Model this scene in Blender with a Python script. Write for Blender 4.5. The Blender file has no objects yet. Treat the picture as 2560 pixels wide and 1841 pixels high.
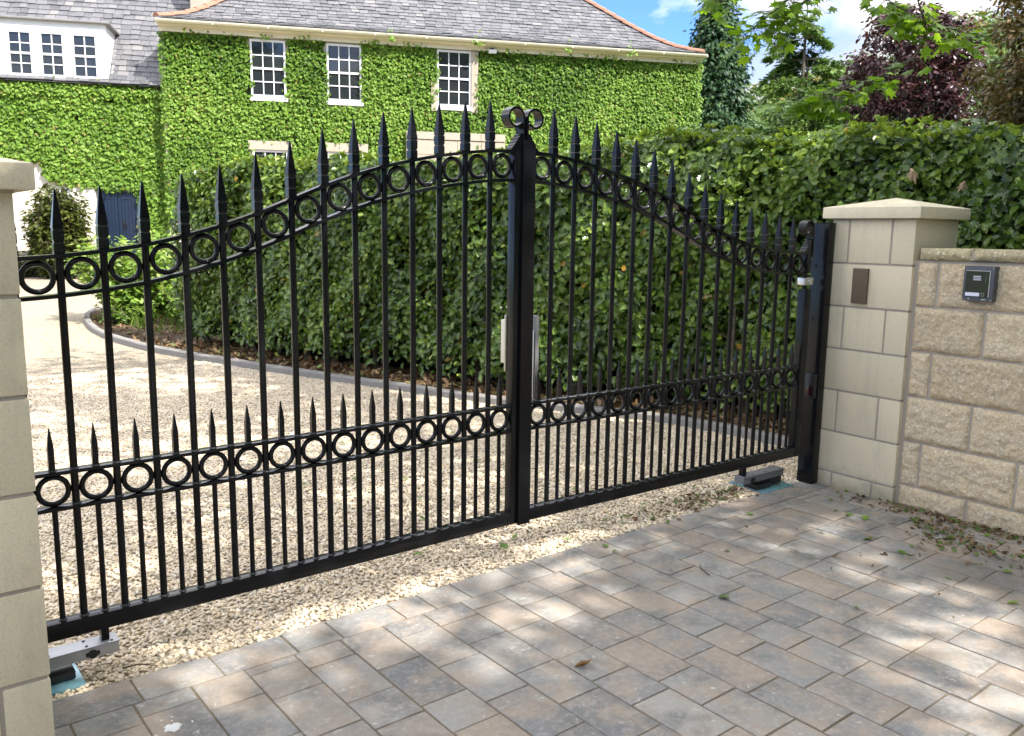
import bpy, bmesh, math, random
import numpy as np
from mathutils import Vector, Matrix, noise
random.seed(7)
rng = np.random.default_rng(11)
R = math.radians
scene = bpy.context.scene
COL = scene.collection

# ------------------------------------------------------------------ helpers
def link(o, parent=None):
    COL.objects.link(o)
    if parent is not None:
        o.parent = parent
    return o

def tag(o, label=None, cat=None, group=None, kind=None):
    if label: o['label'] = label
    if cat: o['category'] = cat
    if group: o['group'] = group
    if kind: o['kind'] = kind
    return o

def empty(name, loc=(0, 0, 0), rz=0.0, label=None, cat=None, group=None):
    o = bpy.data.objects.new(name, None)
    o.empty_display_size = 0.1
    link(o)
    o.location = loc
    o.rotation_euler = (0, 0, rz)
    return tag(o, label, cat, group)

class MB:
    """collects shapes and links them as ONE mesh object"""
    def __init__(s):
        s.v = []; s.f = []; s.m = []; s.t = []
    def add(s, verts, faces, mi=0, tint=None):
        b = len(s.v)
        s.v += [tuple(v) for v in verts]
        t = random.random() if tint is None else tint
        s.t += [t] * len(verts)
        for f in faces:
            s.f.append([b + i for i in f]); s.m.append(mi)
        return s
    def box(s, lo, hi, mi=0, bev=0.0, tint=None, rot=None, at=None):
        x0, y0, z0 = lo; x1, y1, z1 = hi
        if bev <= 0:
            vs = [(x0, y0, z0), (x1, y0, z0), (x1, y1, z0), (x0, y1, z0), (x0, y0, z1), (x1, y0, z1), (x1, y1, z1), (x0, y1, z1)]
            fs = [(0, 3, 2, 1), (4, 5, 6, 7), (0, 1, 5, 4), (1, 2, 6, 5), (2, 3, 7, 6), (3, 0, 4, 7)]
        else:
            bm = bmesh.new()
            bmesh.ops.create_cube(bm, size=1)
            for v in bm.verts:
                v.co = Vector(((x0 + x1) / 2 + v.co.x * (x1 - x0), (y0 + y1) / 2 + v.co.y * (y1 - y0), (z0 + z1) / 2 + v.co.z * (z1 - z0)))
            bmesh.ops.bevel(bm, geom=bm.edges[:], offset=bev, segments=2, profile=0.6, affect='EDGES')
            bm.verts.index_update()
            vs = [v.co.copy() for v in bm.verts]
            fs = [[v.index for v in f.verts] for f in bm.faces]
            bm.free()
        if rot is not None:
            c = Vector(at) if at is not None else Vector(((x0 + x1) / 2, (y0 + y1) / 2, (z0 + z1) / 2))
            vs = [c + rot @ (Vector(v) - c) for v in vs]
        return s.add(vs, fs, mi, tint)
    def prism(s, poly, y0, y1, mi=0, tint=None):
        """polygon in x,z extruded along y"""
        n = len(poly)
        vs = [(x, y0, z) for x, z in poly] + [(x, y1, z) for x, z in poly]
        fs = [list(range(n)), list(range(2 * n - 1, n - 1, -1))]
        for i in range(n):
            j = (i + 1) % n
            fs.append([i, n + i, n + j, j])
        return s.add(vs, fs, mi, tint)
    def tube(s, pts, rad, seg=8, mi=0, tint=None, cap=True):
        pts = [Vector(p) for p in pts]
        if not hasattr(rad, '__len__'): rad = [rad] * len(pts)
        vs = []; fs = []
        up = Vector((0.13, 0.31, 0.94))
        for i, p in enumerate(pts):
            d = (pts[min(i + 1, len(pts) - 1)] - pts[max(i - 1, 0)])
            if d.length < 1e-9: d = Vector((0, 0, 1))
            d.normalize()
            a = d.cross(up)
            if a.length < 1e-3: a = d.cross(Vector((1, 0, 0)))
            a.normalize(); b = d.cross(a)
            for k in range(seg):
                an = 2 * math.pi * k / seg
                vs.append(p + (a * math.cos(an) + b * math.sin(an)) * rad[i])
        for i in range(len(pts) - 1):
            for k in range(seg):
                k2 = (k + 1) % seg
                fs.append([i * seg + k, i * seg + k2, (i + 1) * seg + k2, (i + 1) * seg + k])
        if cap:
            fs.append(list(range(seg))[::-1]); fs.append([(len(pts) - 1) * seg + k for k in range(seg)])
        return s.add(vs, fs, mi, tint)
    def lathe(s, prof, c=(0, 0, 0), seg=24, mi=0, tint=None):
        vs = []; fs = []
        for r, z in prof:
            for k in range(seg):
                a = 2 * math.pi * k / seg
                vs.append((c[0] + r * math.cos(a), c[1] + r * math.sin(a), c[2] + z))
        for i in range(len(prof) - 1):
            for k in range(seg):
                k2 = (k + 1) % seg
                fs.append([i * seg + k, i * seg + k2, (i + 1) * seg + k2, (i + 1) * seg + k])
        fs.append(list(range(seg))[::-1]); fs.append([(len(prof) - 1) * seg + k for k in range(seg)])
        return s.add(vs, fs, mi, tint)
    def build(s, name, mats, parent=None, smooth=None, loc=None):
        me = bpy.data.meshes.new(name)
        me.from_pydata(s.v, [], s.f)
        if not isinstance(mats, (list, tuple)): mats = [mats]
        for m in mats: me.materials.append(m)
        me.polygons.foreach_set('material_index', s.m)
        a = me.attributes.new('tint', 'FLOAT', 'POINT')
        a.data.foreach_set('value', s.t)
        bm = bmesh.new(); bm.from_mesh(me)
        bmesh.ops.recalc_face_normals(bm, faces=bm.faces[:])
        bm.to_mesh(me); bm.free()
        if smooth:
            me.polygons.foreach_set('use_smooth', [True] * len(me.polygons))
            if smooth is not True:
                me.set_sharp_from_angle(angle=R(smooth))
        me.update()
        o = bpy.data.objects.new(name, me)
        if loc is not None: o.location = loc
        return link(o, parent)

def scatter(name, T, F, pos, X, Y, Z, scale, tint, mat, parent=None, smooth=False, extra=None):
    """one mesh of many small copies of a template (verts T, polygons F); X,Y,Z = Nx3 axes"""
    T = np.asarray(T, float); N = len(pos); k = len(T)
    sc = np.asarray(scale, float).reshape(N, 1, 1)
    V = pos[:, None, :] + sc * (T[None, :, 0:1] * X[:, None, :] + T[None, :, 1:2] * Y[:, None, :] + T[None, :, 2:3] * Z[:, None, :])
    V = V.reshape(-1, 3)
    base = np.concatenate([np.array(f) for f in F])
    tot = np.array([len(f) for f in F])
    loops = (base[None, :] + (np.arange(N) * k)[:, None]).ravel()
    tots = np.tile(tot, N)
    tv = np.repeat(np.asarray(tint, float), k)
    mi = np.zeros(len(tots), np.int32)
    if extra is not None:                       # (verts, faces, tint) appended with material 1
        ev, ef, et = extra
        b = len(V)
        V = np.concatenate([V, np.asarray(ev, float)])
        loops = np.concatenate([loops] + [np.array(f) + b for f in ef])
        tots = np.concatenate([tots, [len(f) for f in ef]])
        tv = np.concatenate([tv, np.full(len(ev), et)])
        mi = np.concatenate([mi, np.ones(len(ef), np.int32)])
    starts = np.concatenate([[0], np.cumsum(tots)[:-1]])
    me = bpy.data.meshes.new(name)
    me.vertices.add(len(V)); me.vertices.foreach_set('co', V.astype(np.float32).ravel())
    me.loops.add(len(loops)); me.loops.foreach_set('vertex_index', loops.astype(np.int32))
    me.polygons.add(len(tots)); me.polygons.foreach_set('loop_start', starts.astype(np.int32))
    for m in (mat if isinstance(mat, (list, tuple)) else [mat]): me.materials.append(m)
    me.polygons.foreach_set('material_index', mi)
    a = me.attributes.new('tint', 'FLOAT', 'POINT'); a.data.foreach_set('value', tv.astype(np.float32))
    if smooth: me.polygons.foreach_set('use_smooth', np.ones(len(tots), bool))
    me.update(calc_edges=True); me.validate()
    return link(bpy.data.objects.new(name, me), parent)

def unit(a):
    return a / np.maximum(np.linalg.norm(a, axis=1, keepdims=True), 1e-9)

def axes(nrm, direc):
    """frames with Z near nrm and Y along direc"""
    Z = unit(nrm); Y = unit(direc - Z * (direc * Z).sum(1, keepdims=True)); X = np.cross(Y, Z)
    return X, Y, Z

# ------------------------------------------------------------------ materials
class NT:
    def __init__(s, name):
        s.m = bpy.data.materials.new(name); s.m.use_nodes = True
        s.t = s.m.node_tree; s.n = s.t.nodes; s.n.clear()
        s.out = s.n.new('ShaderNodeOutputMaterial')
    def node(s, typ, ins=None, **kw):
        n = s.n.new(typ)
        for k, v in kw.items(): setattr(n, k, v)
        for k, v in (ins or {}).items():
            if isinstance(v, bpy.types.NodeSocket): s.t.links.new(v, n.inputs[k])
            else: n.inputs[k].default_value = v
        return n
    def coords(s, scale=1.0, kind='Object'):
        c = s.node('ShaderNodeTexCoord').outputs[kind]
        if scale == 1.0: return c
        sc = scale if hasattr(scale, '__len__') else (scale,) * 3
        return s.node('ShaderNodeMapping', {'Vector': c, 'Scale': sc}).outputs[0]
    def noise(s, scale, detail=4, rough=0.6, vec=None):
        return s.node('ShaderNodeTexNoise', {'Vector': vec if vec is not None else s.coords(), 'Scale': scale, 'Detail': detail, 'Roughness': rough}).outputs['Fac']
    def ramp(s, fac, stops, interp='LINEAR'):
        r = s.node('ShaderNodeValToRGB', {'Fac': fac}); e = r.color_ramp.elements; r.color_ramp.interpolation = interp
        while len(e) < len(stops): e.new(0.5)
        for el, (p, c) in zip(e, stops):
            el.position = p; el.color = (*c, 1) if len(c) == 3 else c
        return r.outputs['Color']
    def mix(s, fac, a, b, mode='MIX'):
        n = s.node('ShaderNodeMix', data_type='RGBA', blend_type=mode)
        for k, v in ((0, fac), (6, a), (7, b)):
            if isinstance(v, bpy.types.NodeSocket): s.t.links.new(v, n.inputs[k])
            else: n.inputs[k].default_value = v if k == 0 else (*v, 1)
        return n.outputs[2]
    def tint(s):
        return s.node('ShaderNodeAttribute', attribute_name='tint').outputs['Fac']
    def bump(s, h, strength=0.3, dist=0.01, nrm=None):
        i = {'Height': h, 'Strength': strength, 'Distance': dist}
        if nrm is not None: i['Normal'] = nrm
        return s.node('ShaderNodeBump', i).outputs[0]
    def bsdf(s, col, rough=0.6, metal=0.0, nrm=None, spec=0.5, **kw):
        i = {'Base Color': col if isinstance(col, bpy.types.NodeSocket) else (*col, 1), 'Roughness': rough, 'Metallic': metal, 'Specular IOR Level': spec}
        if nrm is not None: i['Normal'] = nrm
        i.update(kw)
        b = s.node('ShaderNodeBsdfPrincipled', i)
        s.t.links.new(b.outputs[0], s.out.inputs[0])
        return b
    def leaf(s, col, rough=0.45, trans=0.35, tcol=None, spec=0.4):
        b = s.bsdf(col, rough, spec=spec)
        t = s.node('ShaderNodeBsdfTranslucent', {'Color': tcol if tcol is not None else col})
        m = s.node('ShaderNodeMixShader', {0: trans, 1: b.outputs[0], 2: t.outputs[0]})
        s.t.links.new(m.outputs[0], s.out.inputs[0])
        return s.m

def leafmat(name, stops, rough=0.45, trans=0.3, var=0.25, spec=0.4, gain=1.4):
    k = NT(name)
    c = k.ramp(k.tint(), stops)
    n = k.noise(0.9, 3)
    c = k.mix(k.node('ShaderNodeMath', {0: n, 1: var * 2}, operation='MULTIPLY').outputs[0], c, k.mix(1.0, c, (0.55, 0.6, 0.5), 'MULTIPLY'))
    g = k.mix(1.0, c, (gain, gain * 1.05, gain * 0.6), 'MULTIPLY')
    return k.leaf(c, rough, trans, g, spec)

M = {}
# black powder-coated steel
k = NT('black_paint')
n = k.noise(9, 5)
k.bsdf(k.mix(n, (0.004, 0.0045, 0.0055), (0.009, 0.0095, 0.011)), k.node('ShaderNodeMapRange', {'Value': k.noise(30, 4), 'To Min': 0.12, 'To Max': 0.26}).outputs[0],
       nrm=k.bump(k.noise(160, 2), 0.04, 0.002), spec=0.28)
M['black'] = k.m
k = NT('weld_dull'); k.bsdf((0.03, 0.03, 0.032), 0.35); M['weld'] = k.m
k = NT('zinc')
k.bsdf(k.mix(k.noise(60, 3), (0.52, 0.53, 0.54), (0.72, 0.72, 0.72)), 0.38, 0.85, nrm=k.bump(k.noise(300, 2), 0.1, 0.001)); M['zinc'] = k.m
k = NT('alloy_housing'); k.bsdf(k.mix(k.noise(25, 4), (0.34, 0.345, 0.37), (0.48, 0.48, 0.50)), 0.42, 0.35); M['alloy'] = k.m
k = NT('dull_brass'); k.bsdf(k.mix(k.noise(25, 4), (0.50, 0.44, 0.33), (0.62, 0.56, 0.44)), 0.4, 0.3); M['brass'] = k.m
k = NT('dull_and_shaded_steel'); k.bsdf((0.17, 0.172, 0.175), 0.55); M['dull_shaded'] = k.m
k = NT('blue_film'); k.bsdf(k.mix(k.noise(18, 3), (0.12, 0.30, 0.38), (0.30, 0.52, 0.58)), 0.18, 0.2); M['film'] = k.m
k = NT('black_plastic'); k.bsdf((0.014, 0.014, 0.016), 0.35); M['plastic'] = k.m
k = NT('dark_lens'); k.bsdf((0.02, 0.006, 0.008), 0.08); M['lens'] = k.m

# cast stone (pillars)
def caststone(name, a, b, sc=1.0):
    k = NT(name)
    big = k.noise(2.2 * sc, 5, 0.65); fine = k.noise(140, 3, 0.7); mid = k.noise(14, 5, 0.6)
    c = k.mix(big, a, b)
    c = k.mix(k.ramp(k.tint(), [(0, (0, 0, 0)), (1, (1, 1, 1))]), c, k.mix(1.0, c, (0.82, 0.83, 0.82), 'MULTIPLY'))
    c = k.mix(k.ramp(fine, [(0.28, (0.4, 0.4, 0.4)), (0.5, (0, 0, 0))]), c, (0.36, 0.31, 0.23))
    stain = k.ramp(mid, [(0.60, (0, 0, 0)), (0.85, (0.35, 0.35, 0.35))])
    c = k.mix(stain, c, (0.27, 0.25, 0.20))
    sz_ = k.node('ShaderNodeSeparateXYZ', {0: k.coords()}).outputs['Z']
    hgt = k.node('ShaderNodeMath', {0: sz_, 1: k.node('ShaderNodeMath', {0: k.noise(11, 5, 0.75), 1: 0.22}, operation='MULTIPLY').outputs[0]}, operation='SUBTRACT').outputs[0]
    c = k.mix(k.node('ShaderNodeMapRange', {'Value': hgt, 'From Min': -0.10, 'From Max': 0.02, 'To Min': 0.55, 'To Max': 0.0}).outputs[0], c, (0.20, 0.17, 0.115))
    c = k.mix(k.ramp(k.noise(5, 6, 0.75, k.coords((1.6, 1.6, 0.28))), [(0.52, (0, 0, 0)), (0.78, (0.38, 0.38, 0.38))]), c, (0.36, 0.33, 0.25))
    k.bsdf(c, 0.85, nrm=k.bump(fine, 0.35, 0.002, k.bump(mid, 0.15, 0.004)), spec=0.25)
    return k.m
M['cast'] = caststone('cast_stone', (0.80, 0.69, 0.49), (0.74, 0.645, 0.475))
k = NT('mortar'); k.bsdf(k.mix(k.noise(60, 4), (0.36, 0.315, 0.27), (0.47, 0.42, 0.36)), 0.95, nrm=k.bump(k.noise(220, 3), 0.5, 0.003), spec=0.2); M['mortar'] = k.m
# rock-faced wall blocks
def rockface(name, A, B, Cc):
    k = NT(name)
    v = k.node('ShaderNodeTexVoronoi', {'Vector': k.coords(), 'Scale': 130.0, 'Randomness': 1.0})
    n = k.noise(9, 6, 0.7); f = k.noise(75, 5, 0.75)
    c = k.mix(k.ramp(n, [(0.35, (0, 0, 0)), (0.65, (1, 1, 1))]), A, B)
    c = k.mix(k.ramp(f, [(0.40, (0.75, 0.75, 0.75)), (0.58, (0, 0, 0))]), c, Cc)
    c = k.mix(k.ramp(v.outputs['Color'], [(0.80, (0, 0, 0)), (0.86, (0.8, 0.8, 0.8))]), c, (0.90, 0.83, 0.70))
    c = k.mix(k.tint(), c, k.mix(1.0, c, (0.86, 0.84, 0.82), 'MULTIPLY'))
    nb = k.bump(f, 0.9, 0.006, k.bump(k.noise(30, 5, 0.7), 0.9, 0.012))
    k.bsdf(c, 0.9, nrm=nb, spec=0.25)
    return k.m
M['rock'] = rockface('rock_faced_stone', (0.82, 0.655, 0.42), (0.74, 0.635, 0.46), (0.52, 0.41, 0.275))
M['coping'] = rockface('coping_stone', (0.62, 0.52, 0.30), (0.56, 0.48, 0.32), (0.36, 0.30, 0.18))

# pavers
k = NT('paver_concrete')
t = k.tint()
base = k.ramp(t, [(0.0, (0.19, 0.188, 0.188)), (0.3, (0.295, 0.285, 0.268)), (0.5, (0.30, 0.282, 0.255)), (0.68, (0.345, 0.275, 0.222)), (0.85, (0.245, 0.24, 0.236)), (1.0, (0.37, 0.345, 0.31))])
n1 = k.noise(7, 5, 0.65); n2 = k.noise(38, 5, 0.7); n3 = k.noise(260, 2, 0.6)
c = k.mix(k.ramp(n1, [(0.44, (0, 0, 0)), (0.62, (0.9, 0.9, 0.9))]), base, (0.355, 0.285, 0.225))
c = k.mix(k.ramp(k.noise(5.1, 4, 0.6, k.coords((1, 1, 3))), [(0.50, (0, 0, 0)), (0.66, (0.9, 0.9, 0.9))]), c, (0.19, 0.184, 0.176))
c = k.mix(k.ramp(n2, [(0.48, (0, 0, 0)), (0.72, (0.6, 0.6, 0.6))]), c, (0.43, 0.405, 0.37))
c = k.mix(k.ramp(k.noise(21, 6, 0.8), [(0.60, (0, 0, 0)), (0.68, (0.8, 0.8, 0.8))]), c, (0.62, 0.60, 0.56))
c = k.mix(k.ramp(n3, [(0.26, (0.7, 0.7, 0.7)), (0.4, (0, 0, 0))]), c, (0.13, 0.12, 0.11))
# dark oily stain patch near the right edge
sep = k.node('ShaderNodeSeparateXYZ', {0: k.coords()})
def dist2(cx, cy, r):
    vx = k.node('ShaderNodeVectorMath', {0: k.coords(), 1: (cx, cy, 0)}, operation='DISTANCE').outputs['Value']
    vn = k.node('ShaderNodeMath', {0: vx, 1: k.node('ShaderNodeMath', {0: k.noise(3.3, 4), 1: 0.5}, operation='MULTIPLY').outputs[0]}, operation='ADD').outputs[0]
    return k.node('ShaderNodeMapRange', {'Value': vn, 'From Min': r * 0.45 + 0.2, 'From Max': r + 0.25, 'To Min': 1.0, 'To Max': 0.0}).outputs[0]
st = k.node('ShaderNodeMath', {0: dist2(1.55, -1.35, 0.42), 1: 0.55}, operation='MULTIPLY').outputs[0]
c = k.mix(st, c, (0.13, 0.12, 0.105))
k.bsdf(c, 0.82, nrm=k.bump(n3, 0.5, 0.003, k.bump(n2, 0.5, 0.006)), spec=0.3)
M['paver'] = k.m
k = NT('joint_sand'); k.bsdf(k.mix(k.noise(40, 5, 0.8), (0.13, 0.10, 0.072), k.mix(k.ramp(k.noise(2.2, 5, 0.7), [(0.5, (0, 0, 0)), (0.7, (1, 1, 1))]), (0.26, 0.21, 0.155), (0.15, 0.14, 0.07))), 0.95, nrm=k.bump(k.noise(300, 3), 0.6, 0.004), spec=0.1); M['joint'] = k.m

# gravel
GST = [(0.0, (0.36, 0.33, 0.28)), (0.06, (0.55, 0.48, 0.37)), (0.3, (0.74, 0.635, 0.485)), (0.55, (0.83, 0.75, 0.61)), (0.8, (0.70, 0.575, 0.40)), (0.92, (0.85, 0.80, 0.71)), (0.97, (0.48, 0.46, 0.44)), (1.0, (0.40, 0.28, 0.18))]
k = NT('pebble')
oi = k.node('ShaderNodeObjectInfo').outputs['Random']
c = k.ramp(oi, GST)
c = k.mix(k.ramp(k.noise(2.0, 4, 0.7), [(0.4, (0, 0, 0)), (0.75, (0.45, 0.45, 0.45))]), c, (0.40, 0.34, 0.26))
c = k.mix(1.0, c, (0.99, 0.955, 0.91), 'MULTIPLY')
k.bsdf(c, 0.75, spec=0.3)
M['pebble'] = k.m
k = NT('gravel_bed')
co = k.coords()
v = k.node('ShaderNodeTexVoronoi', {'Vector': co, 'Scale': 46.0}); vd = v.outputs['Distance']
sp = k.node('ShaderNodeSeparateColor', {0: v.outputs['Color']}).outputs[0]
c = k.ramp(sp, GST)
c = k.mix(k.ramp(vd, [(0.42, (0, 0, 0)), (0.75, (0.8, 0.8, 0.8))]), c, (0.20, 0.16, 0.11))
c = k.mix(1.0, c, (0.68, 0.66, 0.62), 'MULTIPLY')
c = k.mix(k.ramp(k.noise(0.6, 5, 0.7), [(0.40, (0, 0, 0)), (0.70, (0.5, 0.5, 0.5))]), c, (0.40, 0.34, 0.26))
h = k.node('ShaderNodeMath', {0: 1.0, 1: vd}, operation='SUBTRACT').outputs[0]
k.bsdf(c, 0.85, nrm=k.bump(h, 0.9, 0.02), spec=0.2)
M['gravel'] = k.m
k = NT('lawn'); k.bsdf(k.mix(k.noise(1.5, 6, 0.7), (0.045, 0.085, 0.018), (0.085, 0.13, 0.03)), 0.9, nrm=k.bump(k.noise(60, 4), 0.8, 0.03), spec=0.2); M['lawn'] = k.m
k = NT('bed_soil'); k.bsdf(k.mix(k.noise(16, 6, 0.75), (0.045, 0.03, 0.018), (0.15, 0.11, 0.07)), 0.95, nrm=k.bump(k.noise(45, 5, 0.8), 1.0, 0.03), spec=0.15); M['soil'] = k.m
k = NT('kerb_concrete'); k.bsdf(k.mix(k.noise(12, 6, 0.7), (0.19, 0.18, 0.165), (0.29, 0.275, 0.255)), 0.9, nrm=k.bump(k.noise(120, 4), 0.4, 0.004), spec=0.2); M['kerb'] = k.m
k = NT('tarmac'); k.bsdf(k.mix(k.noise(80, 3), (0.04, 0.04, 0.042), (0.07, 0.07, 0.07)), 0.9, nrm=k.bump(k.noise(300, 2), 0.6, 0.005)); M['road'] = k.m

# house
k = NT('slate')
c = k.ramp(k.tint(), [(0, (0.060, 0.062, 0.067)), (0.3, (0.092, 0.093, 0.101)), (0.55, (0.125, 0.124, 0.132)), (0.8, (0.160, 0.155, 0.158)), (0.98, (0.20, 0.19, 0.183)), (1, (0.22, 0.19, 0.16))])
c = k.mix(k.ramp(k.noise(6, 6, 0.75), [(0.45, (0, 0, 0)), (0.8, (0.6, 0.6, 0.6))]), c, (0.22, 0.215, 0.215))
k.bsdf(c, 0.55, nrm=k.bump(k.noise(40, 4), 0.4, 0.006), spec=0.5); M['slate'] = k.m
k = NT('terracotta'); k.bsdf(k.mix(k.noise(5, 5, 0.7), (0.30, 0.115, 0.068), (0.40, 0.20, 0.13)), 0.8, nrm=k.bump(k.noise(60, 3), 0.3, 0.004)); M['terra'] = k.m
k = NT('cream_paint'); k.bsdf(k.mix(k.noise(3, 5, 0.7), (0.70, 0.635, 0.50), (0.78, 0.73, 0.60)), 0.5, nrm=k.bump(k.noise(40, 3), 0.1, 0.003)); M['cream'] = k.m
k = NT('harl_wall'); k.bsdf(k.mix(k.noise(1.8, 6, 0.7), (0.63, 0.56, 0.46), (0.75, 0.69, 0.60)), 0.9, nrm=k.bump(k.noise(70, 4), 0.5, 0.006), spec=0.2); M['harl'] = k.m
k = NT('sandstone')
n = k.noise(3.5, 6, 0.7)
c = k.mix(n, (0.34, 0.285, 0.22), (0.47, 0.41, 0.33))
k.bsdf(c, 0.9, nrm=k.bump(k.noise(50, 4), 0.4, 0.005), spec=0.2); M['sand'] = k.m
k = NT('white_joinery'); k.bsdf(k.mix(k.noise(4, 4), (0.66, 0.66, 0.655), (0.74, 0.74, 0.735)), 0.45); M['white'] = k.m
k = NT('window_glass'); k.bsdf(k.mix(k.noise(1.7, 3), (0.010, 0.013, 0.016), (0.035, 0.04, 0.043)), 0.04, nrm=k.bump(k.noise(2.5, 2), 0.05, 0.02), spec=0.8); M['glass'] = k.m
k = NT('lead'); k.bsdf(k.mix(k.noise(6, 5), (0.16, 0.155, 0.15), (0.28, 0.27, 0.27)), 0.6); M['lead'] = k.m
k = NT('blue_door'); k.bsdf(k.mix(k.noise(5, 4), (0.005, 0.014, 0.034), (0.008, 0.020, 0.046)), 0.42); M['blue'] = k.m
k = NT('iron'); k.bsdf((0.02, 0.02, 0.022), 0.5, 0.4); M['iron'] = k.m

# plants
M['ivy'] = leafmat('ivy_leaf', [(0, (0.055, 0.115, 0.012)), (0.35, (0.128, 0.238, 0.026)), (0.7, (0.212, 0.345, 0.046)), (0.93, (0.30, 0.43, 0.085)), (1, (0.24, 0.21, 0.05))], 0.5, 0.25, 0.3, 0.22)
k = NT('ivy_stems'); k.bsdf(k.mix(k.noise(9, 5), (0.018, 0.038, 0.008), (0.045, 0.06, 0.02)), 0.9, spec=0.1); M['ivymat'] = k.m
M['holly'] = leafmat('hedge_leaf', [(0, (0.030, 0.064, 0.012)), (0.45, (0.112, 0.190, 0.026)), (0.80, (0.190, 0.280, 0.040)), (0.90, (0.22, 0.31, 0.045)), (0.985, (0.33, 0.40, 0.065)), (1.0, (0.40, 0.23, 0.04))], 0.30, 0.2, 0.25, 0.5)
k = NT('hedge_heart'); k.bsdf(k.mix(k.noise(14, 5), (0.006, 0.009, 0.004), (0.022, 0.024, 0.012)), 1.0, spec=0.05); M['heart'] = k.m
k = NT('bark'); k.bsdf(k.mix(k.noise(20, 6, 0.7, k.coords((1, 1, 0.25))), (0.075, 0.058, 0.042), (0.19, 0.155, 0.12)), 0.9, nrm=k.bump(k.noise(40, 5, 0.7, k.coords((1, 1, 0.2))), 0.8, 0.02), spec=0.15); M['bark'] = k.m
k = NT('grey_bark'); k.bsdf(k.mix(k.noise(14, 5), (0.15, 0.14, 0.13), (0.30, 0.29, 0.28)), 0.85, nrm=k.bump(k.noise(30, 4), 0.5, 0.01)); M['gbark'] = k.m
M['maple'] = leafmat('maple_leaf', [(0, (0.10, 0.185, 0.012)), (0.5, (0.155, 0.265, 0.018)), (1, (0.23, 0.33, 0.028))], 0.45, 0.5, 0.2, 0.35, 1.7)
M['cyp'] = leafmat('cypress_spray', [(0, (0.018, 0.052, 0.024)), (0.5, (0.044, 0.102, 0.034)), (0.85, (0.082, 0.160, 0.046)), (1, (0.11, 0.20, 0.06))], 0.55, 0.12, 0.3)
M['cedar'] = leafmat('cedar_spray', [(0, (0.055, 0.110, 0.030)), (0.5, (0.13, 0.215, 0.050)), (0.85, (0.21, 0.31, 0.070)), (1, (0.29, 0.37, 0.09))], 0.55, 0.2, 0.3)
M['purple'] = leafmat('purple_leaf', [(0, (0.030, 0.010, 0.016)), (0.5, (0.082, 0.032, 0.040)), (0.85, (0.155, 0.062, 0.068)), (1, (0.24, 0.11, 0.11))], 0.3, 0.22, 0.3, 0.55, 1.3)
M['acer'] = leafmat('acer_leaf', [(0, (0.040, 0.040, 0.012)), (0.5, (0.125, 0.098, 0.034)), (0.85, (0.225, 0.135, 0.050)), (1, (0.28, 0.16, 0.075))], 0.45, 0.3, 0.3)
M['pink'] = leafmat('pink_shoot', [(0, (0.35, 0.12, 0.10)), (1, (0.62, 0.34, 0.28))], 0.4, 0.4, 0.2)
M['yew'] = leafmat('yew_spray', [(0, (0.040, 0.055, 0.010)), (0.5, (0.085, 0.105, 0.018)), (1, (0.15, 0.165, 0.032))], 0.5, 0.2, 0.25)
M['laurel'] = leafmat('shrub_leaf', [(0, (0.09, 0.18, 0.025)), (0.5, (0.23, 0.36, 0.055)), (1, (0.50, 0.56, 0.17))], 0.4, 0.35, 0.2)
M['wood'] = leafmat('woodland_leaf', [(0, (0.045, 0.085, 0.025)), (0.4, (0.085, 0.15, 0.04)), (0.75, (0.14, 0.20, 0.055)), (0.9, (0.20, 0.17, 0.05)), (1, (0.26, 0.15, 0.06))], 0.7, 0.25, 0.3)
M['litter'] = leafmat('dead_leaf', [(0, (0.07, 0.035, 0.015)), (0.5, (0.17, 0.095, 0.045)), (0.85, (0.30, 0.20, 0.11)), (1, (0.10, 0.17, 0.03))], 0.6, 0.15, 0.2)
M['grass'] = leafmat('grass_blade', [(0, (0.05, 0.11, 0.015)), (1, (0.20, 0.30, 0.05))], 0.5, 0.35, 0.2)
k = NT('fallen_green'); k.leaf(k.mix(k.noise(30, 4), (0.075, 0.16, 0.02), (0.16, 0.26, 0.035)), 0.45, 0.2); M['fgreen'] = k.m
k = NT('fallen_tan'); k.leaf(k.mix(k.noise(30, 4), (0.30, 0.19, 0.11), (0.46, 0.33, 0.21)), 0.6, 0.2); M['ftan'] = k.m
k = NT('fallen_brown'); k.leaf(k.mix(k.noise(30, 4), (0.13, 0.06, 0.015), (0.24, 0.12, 0.03)), 0.5, 0.15); M['fbrown'] = k.m
k = NT('white_splash'); k.bsdf(k.mix(k.noise(60, 4), (0.66, 0.66, 0.64), (0.82, 0.82, 0.8)), 0.7); M['splash'] = k.m
# fittings
k = NT('brown_cover'); k.bsdf(k.mix(k.noise(40, 4, 0.6, k.coords((1, 6, 1))), (0.10, 0.070, 0.045), (0.15, 0.105, 0.07)), 0.6, nrm=k.bump(k.noise(120, 2), 0.2, 0.001)); M['brown'] = k.m
k = NT('panel_grey'); k.bsdf(k.mix(k.noise(90, 2), (0.060, 0.064, 0.080), (0.085, 0.09, 0.11)), 0.5); M['pgrey'] = k.m
k = NT('panel_face'); k.bsdf((0.026, 0.030, 0.017), 0.3); M['pface'] = k.m
k = NT('panel_white'); k.bsdf((0.72, 0.74, 0.86), 0.35); M['pwhite'] = k.m
k = NT('panel_line'); k.bsdf((0.60, 0.60, 0.55), 0.35, 0.4); M['pline'] = k.m
k = NT('chrome'); k.bsdf((0.75, 0.75, 0.74), 0.15, 1.0); M['chrome'] = k.m
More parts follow.
